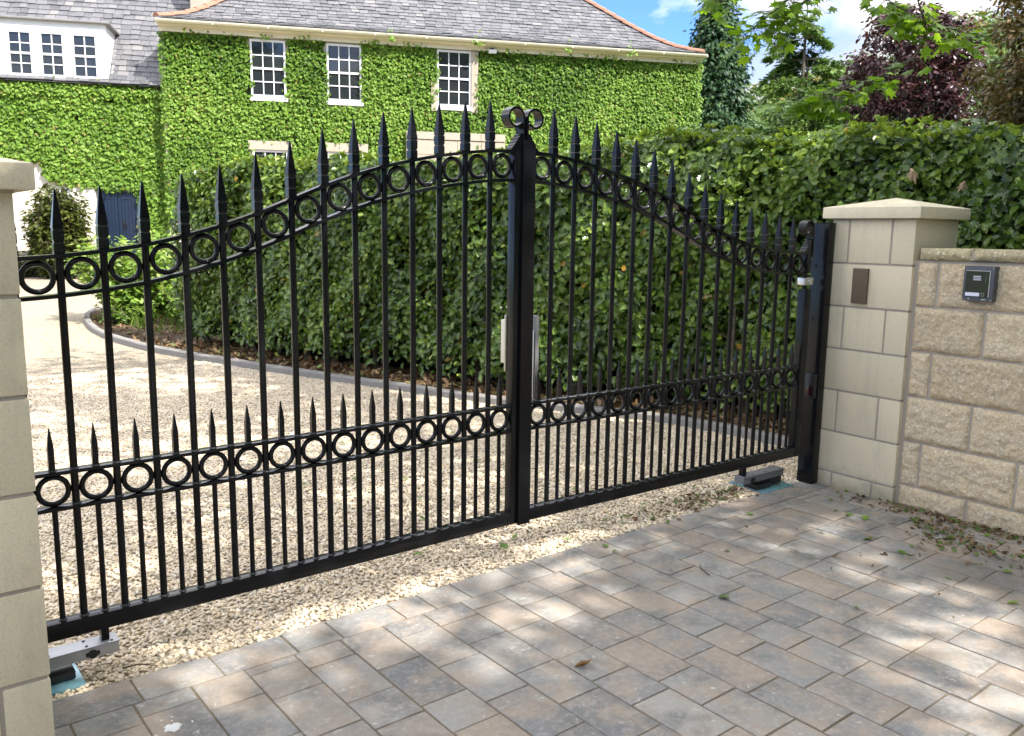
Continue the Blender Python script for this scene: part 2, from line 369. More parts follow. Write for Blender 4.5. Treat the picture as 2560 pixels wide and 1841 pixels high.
# ------------------------------------------------------------------ camera
aR = -0.0315
def camera():
    yaw, pit, rol = 0.6718, -0.1594, 0.0134
    fw = Vector((math.sin(yaw) * math.cos(pit), math.cos(yaw) * math.cos(pit), math.sin(pit)))
    r0 = Vector((math.cos(yaw), -math.sin(yaw), 0)); u0 = r0.cross(fw)
    r = math.cos(rol) * r0 + math.sin(rol) * u0; u = r.cross(fw)
    cd = bpy.data.cameras.new('camera'); co = bpy.data.objects.new('camera', cd); COL.objects.link(co)
    m = Matrix((r, u, -fw)).transposed().to_4x4(); m.translation = Vector((-2.2413, -2.7707, 1.43))
    co.matrix_world = m
    cd.sensor_width = 36; cd.sensor_fit = 'HORIZONTAL'; cd.lens = 2130.278 / 2560 * 36
    cd.clip_start = 0.05; cd.clip_end = 3000
    scene.camera = co
camera()

# ------------------------------------------------------------------ light
SUN_AZ, SUN_EL = R(166), R(47)
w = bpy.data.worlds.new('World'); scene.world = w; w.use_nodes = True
nt = w.node_tree; nt.nodes.clear()
wo = nt.nodes.new('ShaderNodeOutputWorld'); bg = nt.nodes.new('ShaderNodeBackground')
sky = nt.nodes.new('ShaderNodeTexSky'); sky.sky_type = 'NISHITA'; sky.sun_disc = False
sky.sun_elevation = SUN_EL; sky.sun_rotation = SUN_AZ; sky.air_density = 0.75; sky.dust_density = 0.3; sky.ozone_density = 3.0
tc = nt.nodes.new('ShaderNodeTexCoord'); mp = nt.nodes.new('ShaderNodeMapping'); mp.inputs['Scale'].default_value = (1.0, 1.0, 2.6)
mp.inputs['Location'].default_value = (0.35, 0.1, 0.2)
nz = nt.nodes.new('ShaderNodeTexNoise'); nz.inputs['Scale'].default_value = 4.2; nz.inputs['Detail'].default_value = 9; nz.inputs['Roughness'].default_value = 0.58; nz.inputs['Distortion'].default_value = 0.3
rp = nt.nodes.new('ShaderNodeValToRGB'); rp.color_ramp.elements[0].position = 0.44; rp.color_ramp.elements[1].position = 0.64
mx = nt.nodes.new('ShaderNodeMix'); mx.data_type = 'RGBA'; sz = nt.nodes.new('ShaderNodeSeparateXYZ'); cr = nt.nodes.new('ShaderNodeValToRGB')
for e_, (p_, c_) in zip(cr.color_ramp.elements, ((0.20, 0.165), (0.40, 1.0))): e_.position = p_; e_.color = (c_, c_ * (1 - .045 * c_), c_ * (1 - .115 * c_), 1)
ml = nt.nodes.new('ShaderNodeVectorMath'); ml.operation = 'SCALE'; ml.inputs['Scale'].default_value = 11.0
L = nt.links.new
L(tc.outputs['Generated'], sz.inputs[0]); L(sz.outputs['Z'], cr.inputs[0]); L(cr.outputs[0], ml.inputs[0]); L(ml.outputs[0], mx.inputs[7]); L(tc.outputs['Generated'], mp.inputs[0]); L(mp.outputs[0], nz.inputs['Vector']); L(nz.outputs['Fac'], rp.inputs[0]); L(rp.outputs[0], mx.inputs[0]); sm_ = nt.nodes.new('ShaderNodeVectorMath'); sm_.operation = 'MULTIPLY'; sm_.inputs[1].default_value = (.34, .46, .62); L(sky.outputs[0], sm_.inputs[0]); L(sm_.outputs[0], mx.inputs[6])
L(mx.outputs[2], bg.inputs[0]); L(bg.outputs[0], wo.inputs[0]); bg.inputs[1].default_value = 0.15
sd = bpy.data.lights.new('sun', 'SUN'); so = bpy.data.objects.new('sun', sd); COL.objects.link(so)
sd.energy = 2.5; sd.angle = R(0.55); sd.color = (1.0, 0.955, 0.88)
sv = Vector((math.sin(SUN_AZ) * math.cos(SUN_EL), math.cos(SUN_AZ) * math.cos(SUN_EL), math.sin(SUN_EL)))
so.rotation_euler = sv.to_track_quat('Z', 'Y').to_euler(); so.location = sv * 60
scene.view_settings.view_transform = 'Standard'; scene.view_settings.look = 'None'
scene.view_settings.exposure = 1.92; scene.view_settings.gamma = 1.0
scene.cycles.max_bounces = 8; scene.cycles.transparent_max_bounces = 8
scene.cycles.use_denoising = True
scene.cycles.denoising_prefilter = 'ACCURATE'
scene.cycles.caustics_reflective = False; scene.cycles.caustics_refractive = False
scene.cycles.sample_clamp_indirect = 6

# ------------------------------------------------------------------ ground
def sheet(name, pts, z, mat, res=None):
    me = bpy.data.meshes.new(name)
    me.from_pydata([(x, y, z) for x, y in pts], [], [list(range(len(pts)))])
    me.materials.append(mat)
    return tag(link(bpy.data.objects.new(name, me)), kind='structure')
sheet('ground', [(-500, -400), (500, -400), (500, 600), (-500, 600)], -0.075, M['lawn'])
sheet('road', [(-60, -13), (60, -13), (60, -5.6), (-60, -5.6)], -0.04, M['road'])
KERB = [(2.78, -0.1), (2.74, .43), (2.72, .98), (2.62, 1.5), (2.30, 2.15), (1.98, 2.8), (1.76, 3.42), (1.56, 4.02), (1.37, 4.58), (1.20, 5.1), (1.06, 5.5), (.93, 5.95), (.82, 6.4), (.71, 6.88), (.58, 7.4), (.50, 7.95), (.45, 8.5), (.43, 9.07), (.45, 9.75), (.52, 10.4), (.63, 11.1), (.80, 11.9), (1.10, 12.8), (1.7, 13.5), (2.6, 13.9), (4.5, 14.0)]
drive = [(-14, -0.03), (2.4, -0.03), (2.5, -0.1)] + KERB + [(9, 13.2), (17, 11.5), (22, 14), (14, 21), (5.6, 25), (-16, 34)]
sheet('driveway', drive, -0.012, M['gravel'])
# bed behind the kerb
bedpts = [(x + 0.03, y) for x, y in KERB] + [(7, 13.4), (9, 8), (9, -8), (2.9, -8)]
o = sheet('flower_bed', bedpts, 0.03, M['soil'])
# kerb
mb = MB()
for i in range(len(KERB) - 1):
    a = Vector((*KERB[i], 0)); b = Vector((*KERB[i + 1], 0)); n = max(1, round((b - a).length / 0.9))
    for j in range(n):
        p = a.lerp(b, j / n); q = a.lerp(b, (j + 1) / n); d = (q - p).normalized(); s = Vector((d.y, -d.x, 0)) * 0.075
        p = p + d * 0.002; zt = 0.062 + random.uniform(-.004, .004)
        vs = [(*(p)[:2], -.06), (*(q)[:2], -.06), (*(q + s)[:2], -.06), (*(p + s)[:2], -.06), (*(p)[:2], zt - .012), (*(q)[:2], zt - .012), (*(q + s)[:2], zt), (*(p + s)[:2], zt), (*(p + s * .15)[:2], zt), (*(q + s * .15)[:2], zt)]
        mb.add(vs, [(0, 3, 2, 1), (0, 1, 5, 4), (4, 5, 9, 8), (8, 9, 6, 7), (2, 3, 7, 6), (1, 2, 6, 9, 5), (0, 4, 8, 7, 3)])
tag(mb.build('kerb', M['kerb']), kind='structure')

# paving: block courses run away from the gate, one edge course along it, one along the wall
mb = MB()
mb.box((-4.2, -5.6, -0.1), (2.30, -0.05, -0.0034), 1)
PT = 0.172
def paver(x0, y0, x1, y1):
    g = 0.0018
    x0 += g + random.uniform(0, .002); x1 -= g + random.uniform(0, .002); y0 += g + random.uniform(0, .002); y1 -= g + random.uniform(0, .002)
    if x1 - x0 < .02 or y1 - y0 < .02: return
    rot = Matrix.Rotation(random.gauss(0, .0028), 3, 'X') @ Matrix.Rotation(random.gauss(0, .0028), 3, 'Y') @ Matrix.Rotation(random.gauss(0, .005), 3, 'Z')
    dz = random.gauss(0, .0007)
    mb.box((x0, y0, -0.06), (x1, y1, 0.0 + dz), 0, 0.004, rot=rot, at=((x0 + x1) / 2, (y0 + y1) / 2, 0))
x = -4.2
pat = [-1.613, -1.363, -1.108, -.938, -.68, -.545, -.377, -.12, .05, .31, .48, .74, .91, 1.17, 1.34, 1.60, 1.77, 2.0]
xs = [-4.2, -3.9, -3.65, -3.4, -3.1, -2.85, -2.6, -2.35, -2.1, -1.87] + pat + [2.165]
for a, b in zip(xs[:-1], xs[1:]): paver(a, -.198, b, -.035 + random.uniform(-.004, .004))
fixed = {-1.30: [.052, .18, .258], -1.13: [.123, .262, .175], -.96: [.27, .265, .175], -.79: [.118, .255, .262]}
c0 = -1.302 - PT * 17
for ci in range(40):
    xa = c0 + ci * PT; xb = xa + PT
    if xa > 2.0: break
    if xb > 2.02: xb = 2.02
    y = -.198; first = True
    seq = []
    for kx, sq in fixed.items():
        if abs(kx - xa) < .05: seq = list(sq)
    if not seq: seq = [random.choice([.05, .09, .125, .175, .22])]
    while y > -5.55:
        ln = seq.pop(0) if seq else random.choice([.262, .262, .175, .218, .262, .175])
        paver(xa, y - ln, xb, y); y -= ln
y = -.198
while y > -5.5:
    ln = random.choice([.262, .21, .262]); paver(2.022, y - ln, 2.155, y); y -= ln
tag(mb.build('paving', [M['paver'], M['joint']], smooth=40), kind='structure')

# loose gravel near the gate: instanced stones
def gravel():
    pts = [(-3.4, -0.034), (2.12, -0.034), (2.16, 0.02), (2.7, 0.02)] + KERB[1:13] + [(-3.4, 6.2)]
    me = bpy.data.meshes.new('gravel'); me.from_pydata([(x, y, -0.008) for x, y in pts], [], [list(range(len(pts)))]); me.materials.append(M['gravel'])
    ob = tag(link(bpy.data.objects.new('gravel', me)), 'loose cream and tan gravel chips under and beyond the gate', 'gravel', kind='stuff')
    g = bpy.data.node_groups.new('gravel_stones', 'GeometryNodeTree')
    g.interface.new_socket('Geometry', in_out='INPUT', socket_type='NodeSocketGeometry'); g.interface.new_socket('Geometry', in_out='OUTPUT', socket_type='NodeSocketGeometry')
    N = g.nodes.new; K = g.links.new
    gi = N('NodeGroupInput'); go = N('NodeGroupOutput')
    dp = N('GeometryNodeDistributePointsOnFaces'); dp.distribute_method = 'RANDOM'; dp.inputs['Density'].default_value = 7200; dp.inputs['Seed'].default_value = 3
    ico = N('GeometryNodeMeshIcoSphere'); ico.inputs['Radius'].default_value = 1; ico.inputs['Subdivisions'].default_value = 2
    sp = N('GeometryNodeSetPosition'); nz = N('ShaderNodeTexNoise'); nz.inputs['Scale'].default_value = 0.9; nz.inputs['Detail'].default_value = 1
    sb = N('ShaderNodeVectorMath'); sb.operation = 'SUBTRACT'; sb.inputs[1].default_value = (.5, .5, .5)
    sl = N('ShaderNodeVectorMath'); sl.operation = 'SCALE'; sl.inputs['Scale'].default_value = 1.3
    K(nz.outputs['Color'], sb.inputs[0]); K(sb.outputs[0], sl.inputs[0]); K(ico.outputs[0], sp.inputs['Geometry']); K(sl.outputs[0], sp.inputs['Offset'])
    sm = N('GeometryNodeSetMaterial'); sm.inputs['Material'].default_value = M['pebble']; K(sp.outputs[0], sm.inputs[0])
    ss = N('GeometryNodeSetShadeSmooth'); K(sm.outputs[0], ss.inputs[0])
    ip = N('GeometryNodeInstanceOnPoints'); K(dp.outputs['Points'], ip.inputs['Points']); K(ss.outputs[0], ip.inputs['Instance'])
    rr = N('FunctionNodeRandomValue'); rr.data_type = 'FLOAT_VECTOR'; rr.inputs[0].default_value = (-.55, -.55, 0); rr.inputs[1].default_value = (.55, .55, 6.283); rr.inputs['Seed'].default_value = 5
    rs = N('FunctionNodeRandomValue'); rs.data_type = 'FLOAT_VECTOR'; rs.inputs[0].default_value = (.0058, .0044, .0034); rs.inputs[1].default_value = (.0112, .0084, .0060); rs.inputs['Seed'].default_value = 8
    K(rr.outputs[0], ip.inputs['Rotation']); K(rs.outputs[0], ip.inputs['Scale'])
    pj = N('GeometryNodeSetPosition'); ro = N('FunctionNodeRandomValue'); ro.data_type = 'FLOAT_VECTOR'; ro.inputs[0].default_value = (0, 0, -.002); ro.inputs[1].default_value = (0, 0, .0075); ro.inputs['Seed'].default_value = 2
    K(gi.outputs[0], dp.inputs[0]); K(ip.outputs[0], pj.inputs[0]); K(ro.outputs[0], pj.inputs['Offset'])
    jg = N('GeometryNodeJoinGeometry'); K(gi.outputs[0], jg.inputs[0]); K(pj.outputs[0], jg.inputs[0]); K(jg.outputs[0], go.inputs[0])
    md = ob.modifiers.new('stones', 'NODES'); md.node_group = g
gravel()

# ------------------------------------------------------------------ gate
ZA, ZB = 0.2354, 0.7058
CURVE = [(0, 1.756), (.163, 1.7485), (.283, 1.733), (.404, 1.714), (.521, 1.690), (.643, 1.662), (.763, 1.625), (.884, 1.582), (1.003, 1.532), (1.12, 1.484), (1.242, 1.4415), (1.361, 1.408), (1.483, 1.379), (1.602, 1.361), (1.722, 1.347), (1.843, 1.339), (2.02, 1.335)]
cs_, cz_ = np.array(CURVE).T
_ss = np.linspace(0, 2.02, 203); _zz = np.interp(_ss, cs_, cz_)
for _ in range(2): _zz[4:-4] = np.convolve(_zz, np.ones(9) / 9, 'valid')
def zu(s): return float(np.interp(s, _ss, _zz))

def ring_mesh():
    Rr, r, n, m = .0412, .0083, 40, 10
    vs = []; fs = []
    for i in range(n):
        a = 2 * math.pi * i / n
        for j in range(m):
            b = 2 * math.pi * j / m
            q = Rr + r * math.cos(b)
            vs.append((q * math.cos(a), r * 1.15 * math.sin(b), q * math.sin(a)))
    for i in range(n):
        for j in range(m):
            fs.append([i * m + j, i * m + (j + 1) % m, ((i + 1) % n) * m + (j + 1) % m, ((i + 1) % n) * m + j])
    return MB().add(vs, fs)

def spear_mesh():
    """square railing head: two collars and a long pyramid"""
    prof = [(.0132, 0), (.0145, .004), (.0145, .030), (.0124, .033), (.0124, .036), (.0145, .039), (.0148, .066), (.0128, .069), (.0128, .072), (.0150, .075), (.0140, .082), (.0022, .183), (0.0006, .186)]
    vs = []; fs = []
    for h, z in prof: vs += [(-h, -h, z), (h, -h, z), (h, h, z), (-h, h, z)]
    for i in range(len(prof) - 1):
        for k in range(4):
            k2 = (k + 1) % 4
            fs.append([i * 4 + k, i * 4 + k2, i * 4 + 4 + k2, i * 4 + 4 + k])
    fs.append([3, 2, 1, 0]); n = len(prof) - 1; fs.append([n * 4, n * 4 + 1, n * 4 + 2, n * 4 + 3])
    return MB().add(vs, fs)

def spike_mesh():
    prof = [(.0086, 0), (.0086, .070), (.0080, .076), (.0016, .131), (.0003, .133)]
    vs = []; fs = []
    for h, z in prof: vs += [(-h, -h, z), (h, -h, z), (h, h, z), (-h, h, z)]
    for i in range(len(prof) - 1):
        for k in range(4):
            k2 = (k + 1) % 4
            fs.append([i * 4 + k, i * 4 + k2, i * 4 + 4 + k2, i * 4 + 4 + k])
    fs.append([3, 2, 1, 0]); fs.append([16, 17, 18, 19])
    return MB().add(vs, fs)

def ribbon(mb, path, y0, y1, th):
    """flat strip of thickness th following path (s,z)"""
    P = [Vector((a, b)) for a, b in path]; n = len(P)
    off = []
    for i in range(n):
        d = (P[min(i + 1, n - 1)] - P[max(i - 1, 0)]).normalized(); off.append(Vector((-d.y, d.x)) * th / 2)
    vs = []
    for i in range(n):
        a = P[i] + off[i]; b = P[i] - off[i]
        vs += [(a.x, y0, a.y), (a.x, y1, a.y), (b.x, y1, b.y), (b.x, y0, b.y)]
    fs = []
    for i in range(n - 1):
        for k in range(4):
            k2 = (k + 1) % 4
            fs.append([i * 4 + k, i * 4 + k2, i * 4 + 4 + k2, i * 4 + 4 + k])
    fs.append([0, 1, 2, 3]); fs.append([n * 4 - 1, n * 4 - 2, n * 4 - 3, n * 4 - 4])
    return mb.add(vs, fs)

PICK = [.1637 + .12 * i for i in range(15)]; HALF = [.1037 + .12 * i for i in range(16)]
shared = {}
def share(key, fn, name, mat, parent, loc, smooth):
    if key not in shared:
        o = fn().build(name, mat, parent, smooth, loc); shared[key] = o
        return o
    o = shared[key].copy(); o.location = loc; COL.objects.link(o); o.parent = parent; o.name = name
    return o

def gate_leaf(sg, label):
    root = empty('gate_leaf', (0, 0, 0), aR if sg > 0 else 0.0, label, 'gate', 'pair of black iron driveway gates')
    B = M['black']
    def bx(mb, s0, s1, y0, y1, z0, z1, bev=.003, mi=0):
        a, b = sorted((sg * s0, sg * s1)); return mb.box((a, y0, z0), (b, y1, z1), mi, bev)
    # frame
    mb = MB(); bx(mb, .053, 1.957, -.024, .024, .182, ZA)
    for s in PICK + HALF:                       # weld beads at the picket feet
        r = .0125 if s in PICK else .0095
        mb.lathe([(r + .004, ZA - .002), (r + .003, ZA + .002), (r, ZA + .005), (r * .6, ZA + .0055)], (sg * s, 0, 0), 10, 1)
    mb.build('bottom_rail', [B, M['weld']], root, 40)
    bx(MB(), .008, .0528, -.022, .022, .1805, 1.748).build('stile', B, root, 40)
    mb = MB(); bx(mb, 1.9572, 2.010, -.024, .024, .1805, 1.133); bx(mb, 1.960, 1.996, -.021, .021, 1.222, 1.334); mb.build('hinge_stile', B, root, 40)
    for z1 in (ZB, .596):
        mb = MB(); bx(mb, .053, 1.957, -.0205, .0205, z1 - .0115, z1, .002)
        for s in PICK:
            mb.lathe([(.0165, z1 - .001), (.0145, z1 + .003), (.0115, z1 + .0045)], (sg * s, 0, 0), 10, 1)
        if z1 == ZB:
            for s in HALF: mb.lathe([(.0145, z1 - .001), (.0125, z1 + .003), (.009, z1 + .0045)], (sg * s, 0, 0), 10, 1)
        mb.build('mid_rail', [B, M['weld']], root, 40)
    for dz in (0, -.115):
        mb = MB(); ss = np.linspace(.05, 1.962, 90)
        ribbon(mb, [(sg * s, zu(s) + dz - .0058) for s in ss], -.0205, .0205, .0115)
        mb.build('curved_rail', B, root, 35)
    # pickets with spear heads
    for s in PICK:
        z = zu(s)
        pk = MB().tube([(sg * s, 0, ZA - .004), (sg * s, 0, z - .002)], .0112, 14).build('picket', B, root, 40)
        h = share('spear', spear_mesh, 'spearhead', B, pk, (sg * s, 0, z - .001), False)
    for s in HALF:
        share('short', lambda: MB().tube([(0, 0, ZA - .004), (0, 0, .585)], .0084, 12), 'short_picket', B, root, (sg * s, 0, 0), 40)
        share('spike', spike_mesh, 'spike', B, root, (sg * s, 0, ZB - .001), False)
        share('ring', ring_mesh, 'ring', B, root, (sg * s, 0, .645), True)
        share('ring', ring_mesh, 'ring', B, root, (sg * s, 0, zu(s) - .0635), True)
    # scroll ornaments over both stiles
    for s0, dr, z0, sname in ((.010, 1, 1.742, 0), (2.003, -1, 1.330, 1)):
        mb = MB(); rad = .039; zc = z0 + .137
        path = [(s0, z0 - .02 + (zc - z0 + .02) * t / 6) for t in range(6)]
        for t in range(0, 33):
            a = R(t * 10.2); rr = rad * (1 - .10 * t / 32)
            path.append((s0 + dr * (rad - rr * math.cos(a)), zc + rr * math.sin(a)))
        ribbon(mb, [(sg * a, b) for a, b in path], -.024, .026, .0085)
        poly = [(s0 + dr * .003, z0 - .004)]
        nst = 6; x0, x1, zt = .072, .010, .072
        poly.append((s0 + dr * x0, z0 - .004))
        for i in range(nst):
            f0 = i / nst; f1 = (i + 1) / nst
            for q in (0.15, .4, .65, .9):
                f = f0 + (f1 - f0) * q
                bul = math.sin(q * math.pi) * .005
                poly.append((s0 + dr * (x0 + (x1 - x0) * (f ** .8) + bul), z0 + .004 + zt * f ** 1.15 + bul * .5))
        poly.append((s0 + dr * .003, z0 + zt + .006))
        mb.prism([(sg * a, b) for a, b in poly], -.0195, .0215)
        mb.build('scroll', B, root, 30)
    # hinge
    mb = MB()
    mb.lathe([(.013, 1.128), (.013, 1.228)], (sg * 1.978, 0, 0), 16, 1)
    bx(mb, 1.944, 2.022, -.026, .024, 1.156, 1.196, .004)
    mb.tube([(sg * 1.992, -.0262, 1.176), (sg * 1.992, -.031, 1.176)], .0145, 16, 2)
    mb.box((sg * 1.992 - .011, -.0325, 1.1745), (sg * 1.992 + .011, -.0312, 1.1775), 1)
    mb.build('hinge', [M['zinc'], B, M['chrome']], root, 40)
    if sg > 0:
        pts = [(-.020, .1765), (.043, .1765)]
        for t in range(0, 13):
            a = math.pi * t / 12; pts.append((.0115 + .0315 * math.cos(a), 1.764 + .030 * math.sin(a)))
        MB().prism(pts, -.0365, -.0245).build('cover_plate', B, root, 30)
        mb = MB(); mb.box((.100, .018, .7062), (.120, .050, 1.072), 0, .002); mb.box((.0955, .026, .712), (.0995, .042, 1.01), 1, .001)
        mb.build('lock_keep', [M['dull_shaded'], M['zinc']], root, 40)
    else:
        mb = MB(); mb.box((-.058, .0225, .846), (-.010, .030, 1.083), 0, .001); mb.box((-.052, .0305, .878), (-.004, .062, 1.062), 1, .003)
        for z in (.862, 1.068): mb.tube([(-.048, .0215, z), (-.048, .0235, z)], .004, 10, 2)
        mb.build('magnetic_lock', [M['brass'], M['cream'], M['plastic']], root, 40)
    return root
gate_leaf(-1, 'black iron gate leaf nearer the camera, between the left pillar and the centre post')
gate_leaf(1, 'black iron gate leaf between the centre post and the stone pillar with the brown box')

def rfr(s, y):      # right-leaf frame -> world
    return (s * math.cos(aR) - y * math.sin(aR), s * math.sin(aR) + y * math.cos(aR))

for sg in (1, -1):
    x, y = rfr(2.1315, 0) if sg > 0 else (-2.135, 0.005)
    p = empty('gate_post', (x, y, 0), aR if sg > 0 else 0, 'square black steel gate post beside the pillar with the brown box' if sg > 0 else 'black steel gate post tucked behind the left stone pillar', 'post', 'black steel gate posts')
    MB().box((-.0305, -.050, -.06), (.0305, .050, 1.492), 0, .004).build('post_tube', M['black'], p, 40)
    MB().box((-.032, -.0515, 1.4925), (.032, .0515, 1.4985), 0, .002).build('post_cap', M['black'], p, 40)
    mb = MB()
    for z in (.07, .56, .96, 1.26): mb.tube([(-.0307, .02, z), (-.036, .02, z)], .007, 8)
    mb.build('bolt', M['black'], p, 40)
x, y = rfr(2.100, -.012)
p = empty('photocell', (x, y, .507), aR, 'small black plastic safety sensor on the gate post beside the right pillar', 'gate sensor')
MB().box((-.032, -.033, 0), (-.0006, .029, .142), 0, .006).build('sensor_case', M['plastic'], p, 40)
MB().box((-.0345, -.024, .018), (-.0325, .020, .075), 0, .001).build('sensor_window', M['lens'], p, 40)

def operator(sg, label):
    if sg > 0: x, y = rfr(1.80, .085)
    else: x, y = -1.80, .095
    p = empty('gate_operator', (x, y, 0), aR if sg > 0 else 0, label, 'gate motor', 'gate motors at ground level')
    mb = MB(); mb.box((-.175, -.033, .054), (.185, .033, .089), 0, .004); mb.box((-.17, -.024, .010), (-.06, .03, .0535), 1, .003); mb.box((-.178, -.036, .0895), (.188, .036, .0945), 0, .001)
    if sg > 0: mb.v = [(-a, b, c) for a, b, c in mb.v]
    for xx in (-.15, -.02, .09, .165):
        for yy in (-.022, .022): mb.lathe([(.005, .0945), (.0045, .0975)], (-sg * xx, yy, 0), 8, 1)
    mb.build('motor_housing', [M['alloy' if sg < 0 else 'dull_shaded'], M['plastic']], p, 40)  # right housing is the same silver, its shade put into a darker colour
    mb = MB(); kx = -sg * .105
    mb.tube([(kx, -.0335, .070), (kx, -.040, .070)], .014, 14); mb.box((kx - .021, -.0375, .064), (kx + .021, -.0335, .077), 0, .003)
    mb.build('key_cap', M['plastic'], p, 40)
    ax = -sg * .150
    MB().box((ax - .012, -.012, .0947), (ax + .012, .022, .1815), 0, .002).build('drive_arm', M['black'], p, 40)
    mb = MB(); mb.box((-.20, -.090, -.006), (.070, .16, .005), 0, .002)
    if sg > 0: mb.v = [(-a, b, c) for a, b, c in mb.v]
    mb.box((-.08, -.045, .0095), (.05, .05, .0355), 2, .003)
    mb.build('foundation_plate', [M['film'], M['zinc'], M['plastic']], p, 40)
operator(-1, 'silver gate motor on a blue plate beside the left stone pillar')
operator(1, 'silver gate motor on a blue plate at the foot of the right gate post')

# ------------------------------------------------------------------ pillars and wall
def pillar(loc, rz, W, D, label, typeA_first):
    """local x 0..W, y 0..D; A courses are split along y, B courses along x"""
    p = empty('stone_pillar', loc, rz, label, 'pillar', 'square stone gate pillars')
    mb = MB(); i_ = .006; g = .0055
    mb.box((i_, i_, -.05), (W - i_, D - i_, 1.517), 1)
    zs = [-.03, .085] + [.085 + .2385 * k for k in range(1, 7)]
    for k in range(7):
        z0, z1 = zs[k] + (g if k else 0), zs[k + 1] - (g if k < 6 else 0)
        A = (k % 2 == 0) == typeA_first
        if A: cuts = [0, .126 * D / .48, .374 * D / .48, D]
        else: cuts = [0, .108 * W / .44, .33 * W / .44, W]
        for a, b in zip(cuts[:-1], cuts[1:]):
            a += g if a > 0 else 0; b -= g if b < (D if A else W) else 0
            lo, hi = ((0, a, z0), (W, b, z1)) if A else ((a, 0, z0), (b, D, z1))
            j = random.uniform(-.001, .001)
            mb.box((lo[0] + j, lo[1] + j, lo[2]), (hi[0] + j, hi[1] + j, hi[2]), 0, .004)
    mb.build('pillar_shaft', [M['cast'], M['mortar']], p, 40)
    e = .041; vs = [(-e, -e, 1.522), (W + e, -e, 1.522), (W + e, D + e, 1.522), (-e, D + e, 1.522)]
    vs += [(x, y, 1.582) for x, y, z in vs] + [(W / 2, D / 2, 1.638)]
    bm = bmesh.new(); bv = [bm.verts.new(v) for v in vs]
    for f in [(3, 2, 1, 0), (0, 1, 5, 4), (1, 2, 6, 5), (2, 3, 7, 6), (3, 0, 4, 7), (4, 5, 8), (5, 6, 8), (6, 7, 8), (7, 4, 8)]: bm.faces.new([bv[i] for i in f])
    bmesh.ops.bevel(bm, geom=bm.edges[:], offset=.004, segments=2, profile=.6, affect='EDGES')
    bm.verts.index_update(); mb = MB(); mb.add([v.co.copy() for v in bm.verts], [[v.index for v in f.verts] for f in bm.faces], 0, .3); bm.free()
    mb.build('pillar_cap', M['cast'], p, 40)
    MB().box((-.002, -.002, 1.5135), (W + .002, D + .002, 1.5222), 0, .001).build('cap_bed', M['mortar'], p)
    return p
x, y = rfr(2.168, -.506)
pillar((x, y, 0), aR, .44, .48, 'pale stone pillar with a pyramid cap and a brown box, beside the intercom wall', True)
pillar((-2.343, -.500, -.014), 0, .44, .44, 'pale stone pillar cut off by the left edge of the photo', True)

def fb(x, y, z, o=4):
    return noise.fractal(Vector((x, y, z)), 0.9, 2.1, o)
def rough_block(mb, y0, y1, z0, z1, xf, depth, amp, ny, nz, mi=0, seed=0.0):
    """block facing -x with a split rock face"""
    vs = []; fs = []; tint = random.random()
    for j in range(nz + 1):
        for i in range(ny + 1):
            u = i / ny; v = j / nz; y = y0 + (y1 - y0) * u; z = z0 + (z1 - z0) * v
            du = min(u, 1 - u) * (y1 - y0); dv = min(v, 1 - v) * (z1 - z0); e = min(du, dv)
            rim = max(0, 1 - e / .028)
            d = amp * (0.55 * fb(y * 9 + seed, z * 9, seed) + 0.6 * fb(y * 34, z * 34, seed + 3, 3) + .35 * fb(y * 90, z * 90, seed + 9, 2))
            jy = .0022 * fb(y * 40, z * 40, 5 + seed, 2) if (i in (0, ny) or j in (0, nz)) else 0
            vs.append((xf + .016 * rim ** 1.7 - d * (1 - .55 * rim), y + (jy if i in (0, ny) else 0), z + (jy if j in (0, nz) else 0)))
    for j in range(nz):
        for i in range(ny):
            a = j * (ny + 1) + i; fs.append([a, a + ny + 1, a + ny + 2, a + 1])
    b = len(vs); xb = xf + depth
    ring = [i for i in range(ny + 1)] + [j * (ny + 1) + ny for j in range(1, nz + 1)] + [nz * (ny + 1) + i for i in range(ny - 1, -1, -1)] + [j * (ny + 1) for j in range(nz - 1, 0, -1)]
    vs += [(xb, vs[i][1], vs[i][2]) for i in ring]
    n = len(ring)
    for q in range(n): fs.append([ring[q], ring[(q + 1) % n], b + (q + 1) % n, b + q])
    fs.append([b + q for q in range(n)])
    mb.add(vs, fs, mi, tint)
XW = 2.163
wl = empty('boundary_wall', (0, 0, 0), 0, 'rock-faced buff stone wall running from the right pillar, carrying the intercom', 'wall')
mb = MB(); mb.box((XW + .016, -7.1, -.08), (XW + .24, -.600, 1.313), 1)
mb.box((XW + .018, -.606, -.05), (XW + .20, -.560, 1.306), 1, .004)
zs = [-.02, .111, .352, .594, .834, 1.070, 1.302]; first = [-.946, -.690, -.928, -.703, -.947, -.700]
for r_ in range(6):
    ya = -.590; yb = first[r_]
    while ya > -7:
        near = ya > -2.2
        rough_block(mb, yb + .007, ya - .007, zs[r_] + .006, zs[r_ + 1] - .006, XW - .004, .1, .0125 if near else .012, max(8, int((ya - yb) / (.0085 if near else .03))), 26 if near and r_ else 12, 0, random.uniform(0, 50))
        ya = yb; yb = ya - .473
mb.build('masonry', [M['rock'], M['mortar']], wl, 50)
mb = MB(); ya = -.600; yb = -.868
while ya > -7.1:
    rough_block(mb, yb + .005, ya - .005, 1.3145, 1.371, XW - .016, .285, .012, 40 if ya > -2.2 else 12, 8, 0, random.uniform(0, 50)); ya = yb; yb = ya - .44
mb.box((XW, -7.0, 1.316), (XW + .26, -.61, 1.362), 1)
mb.build('coping', [M['coping'], M['mortar']], wl, 50)

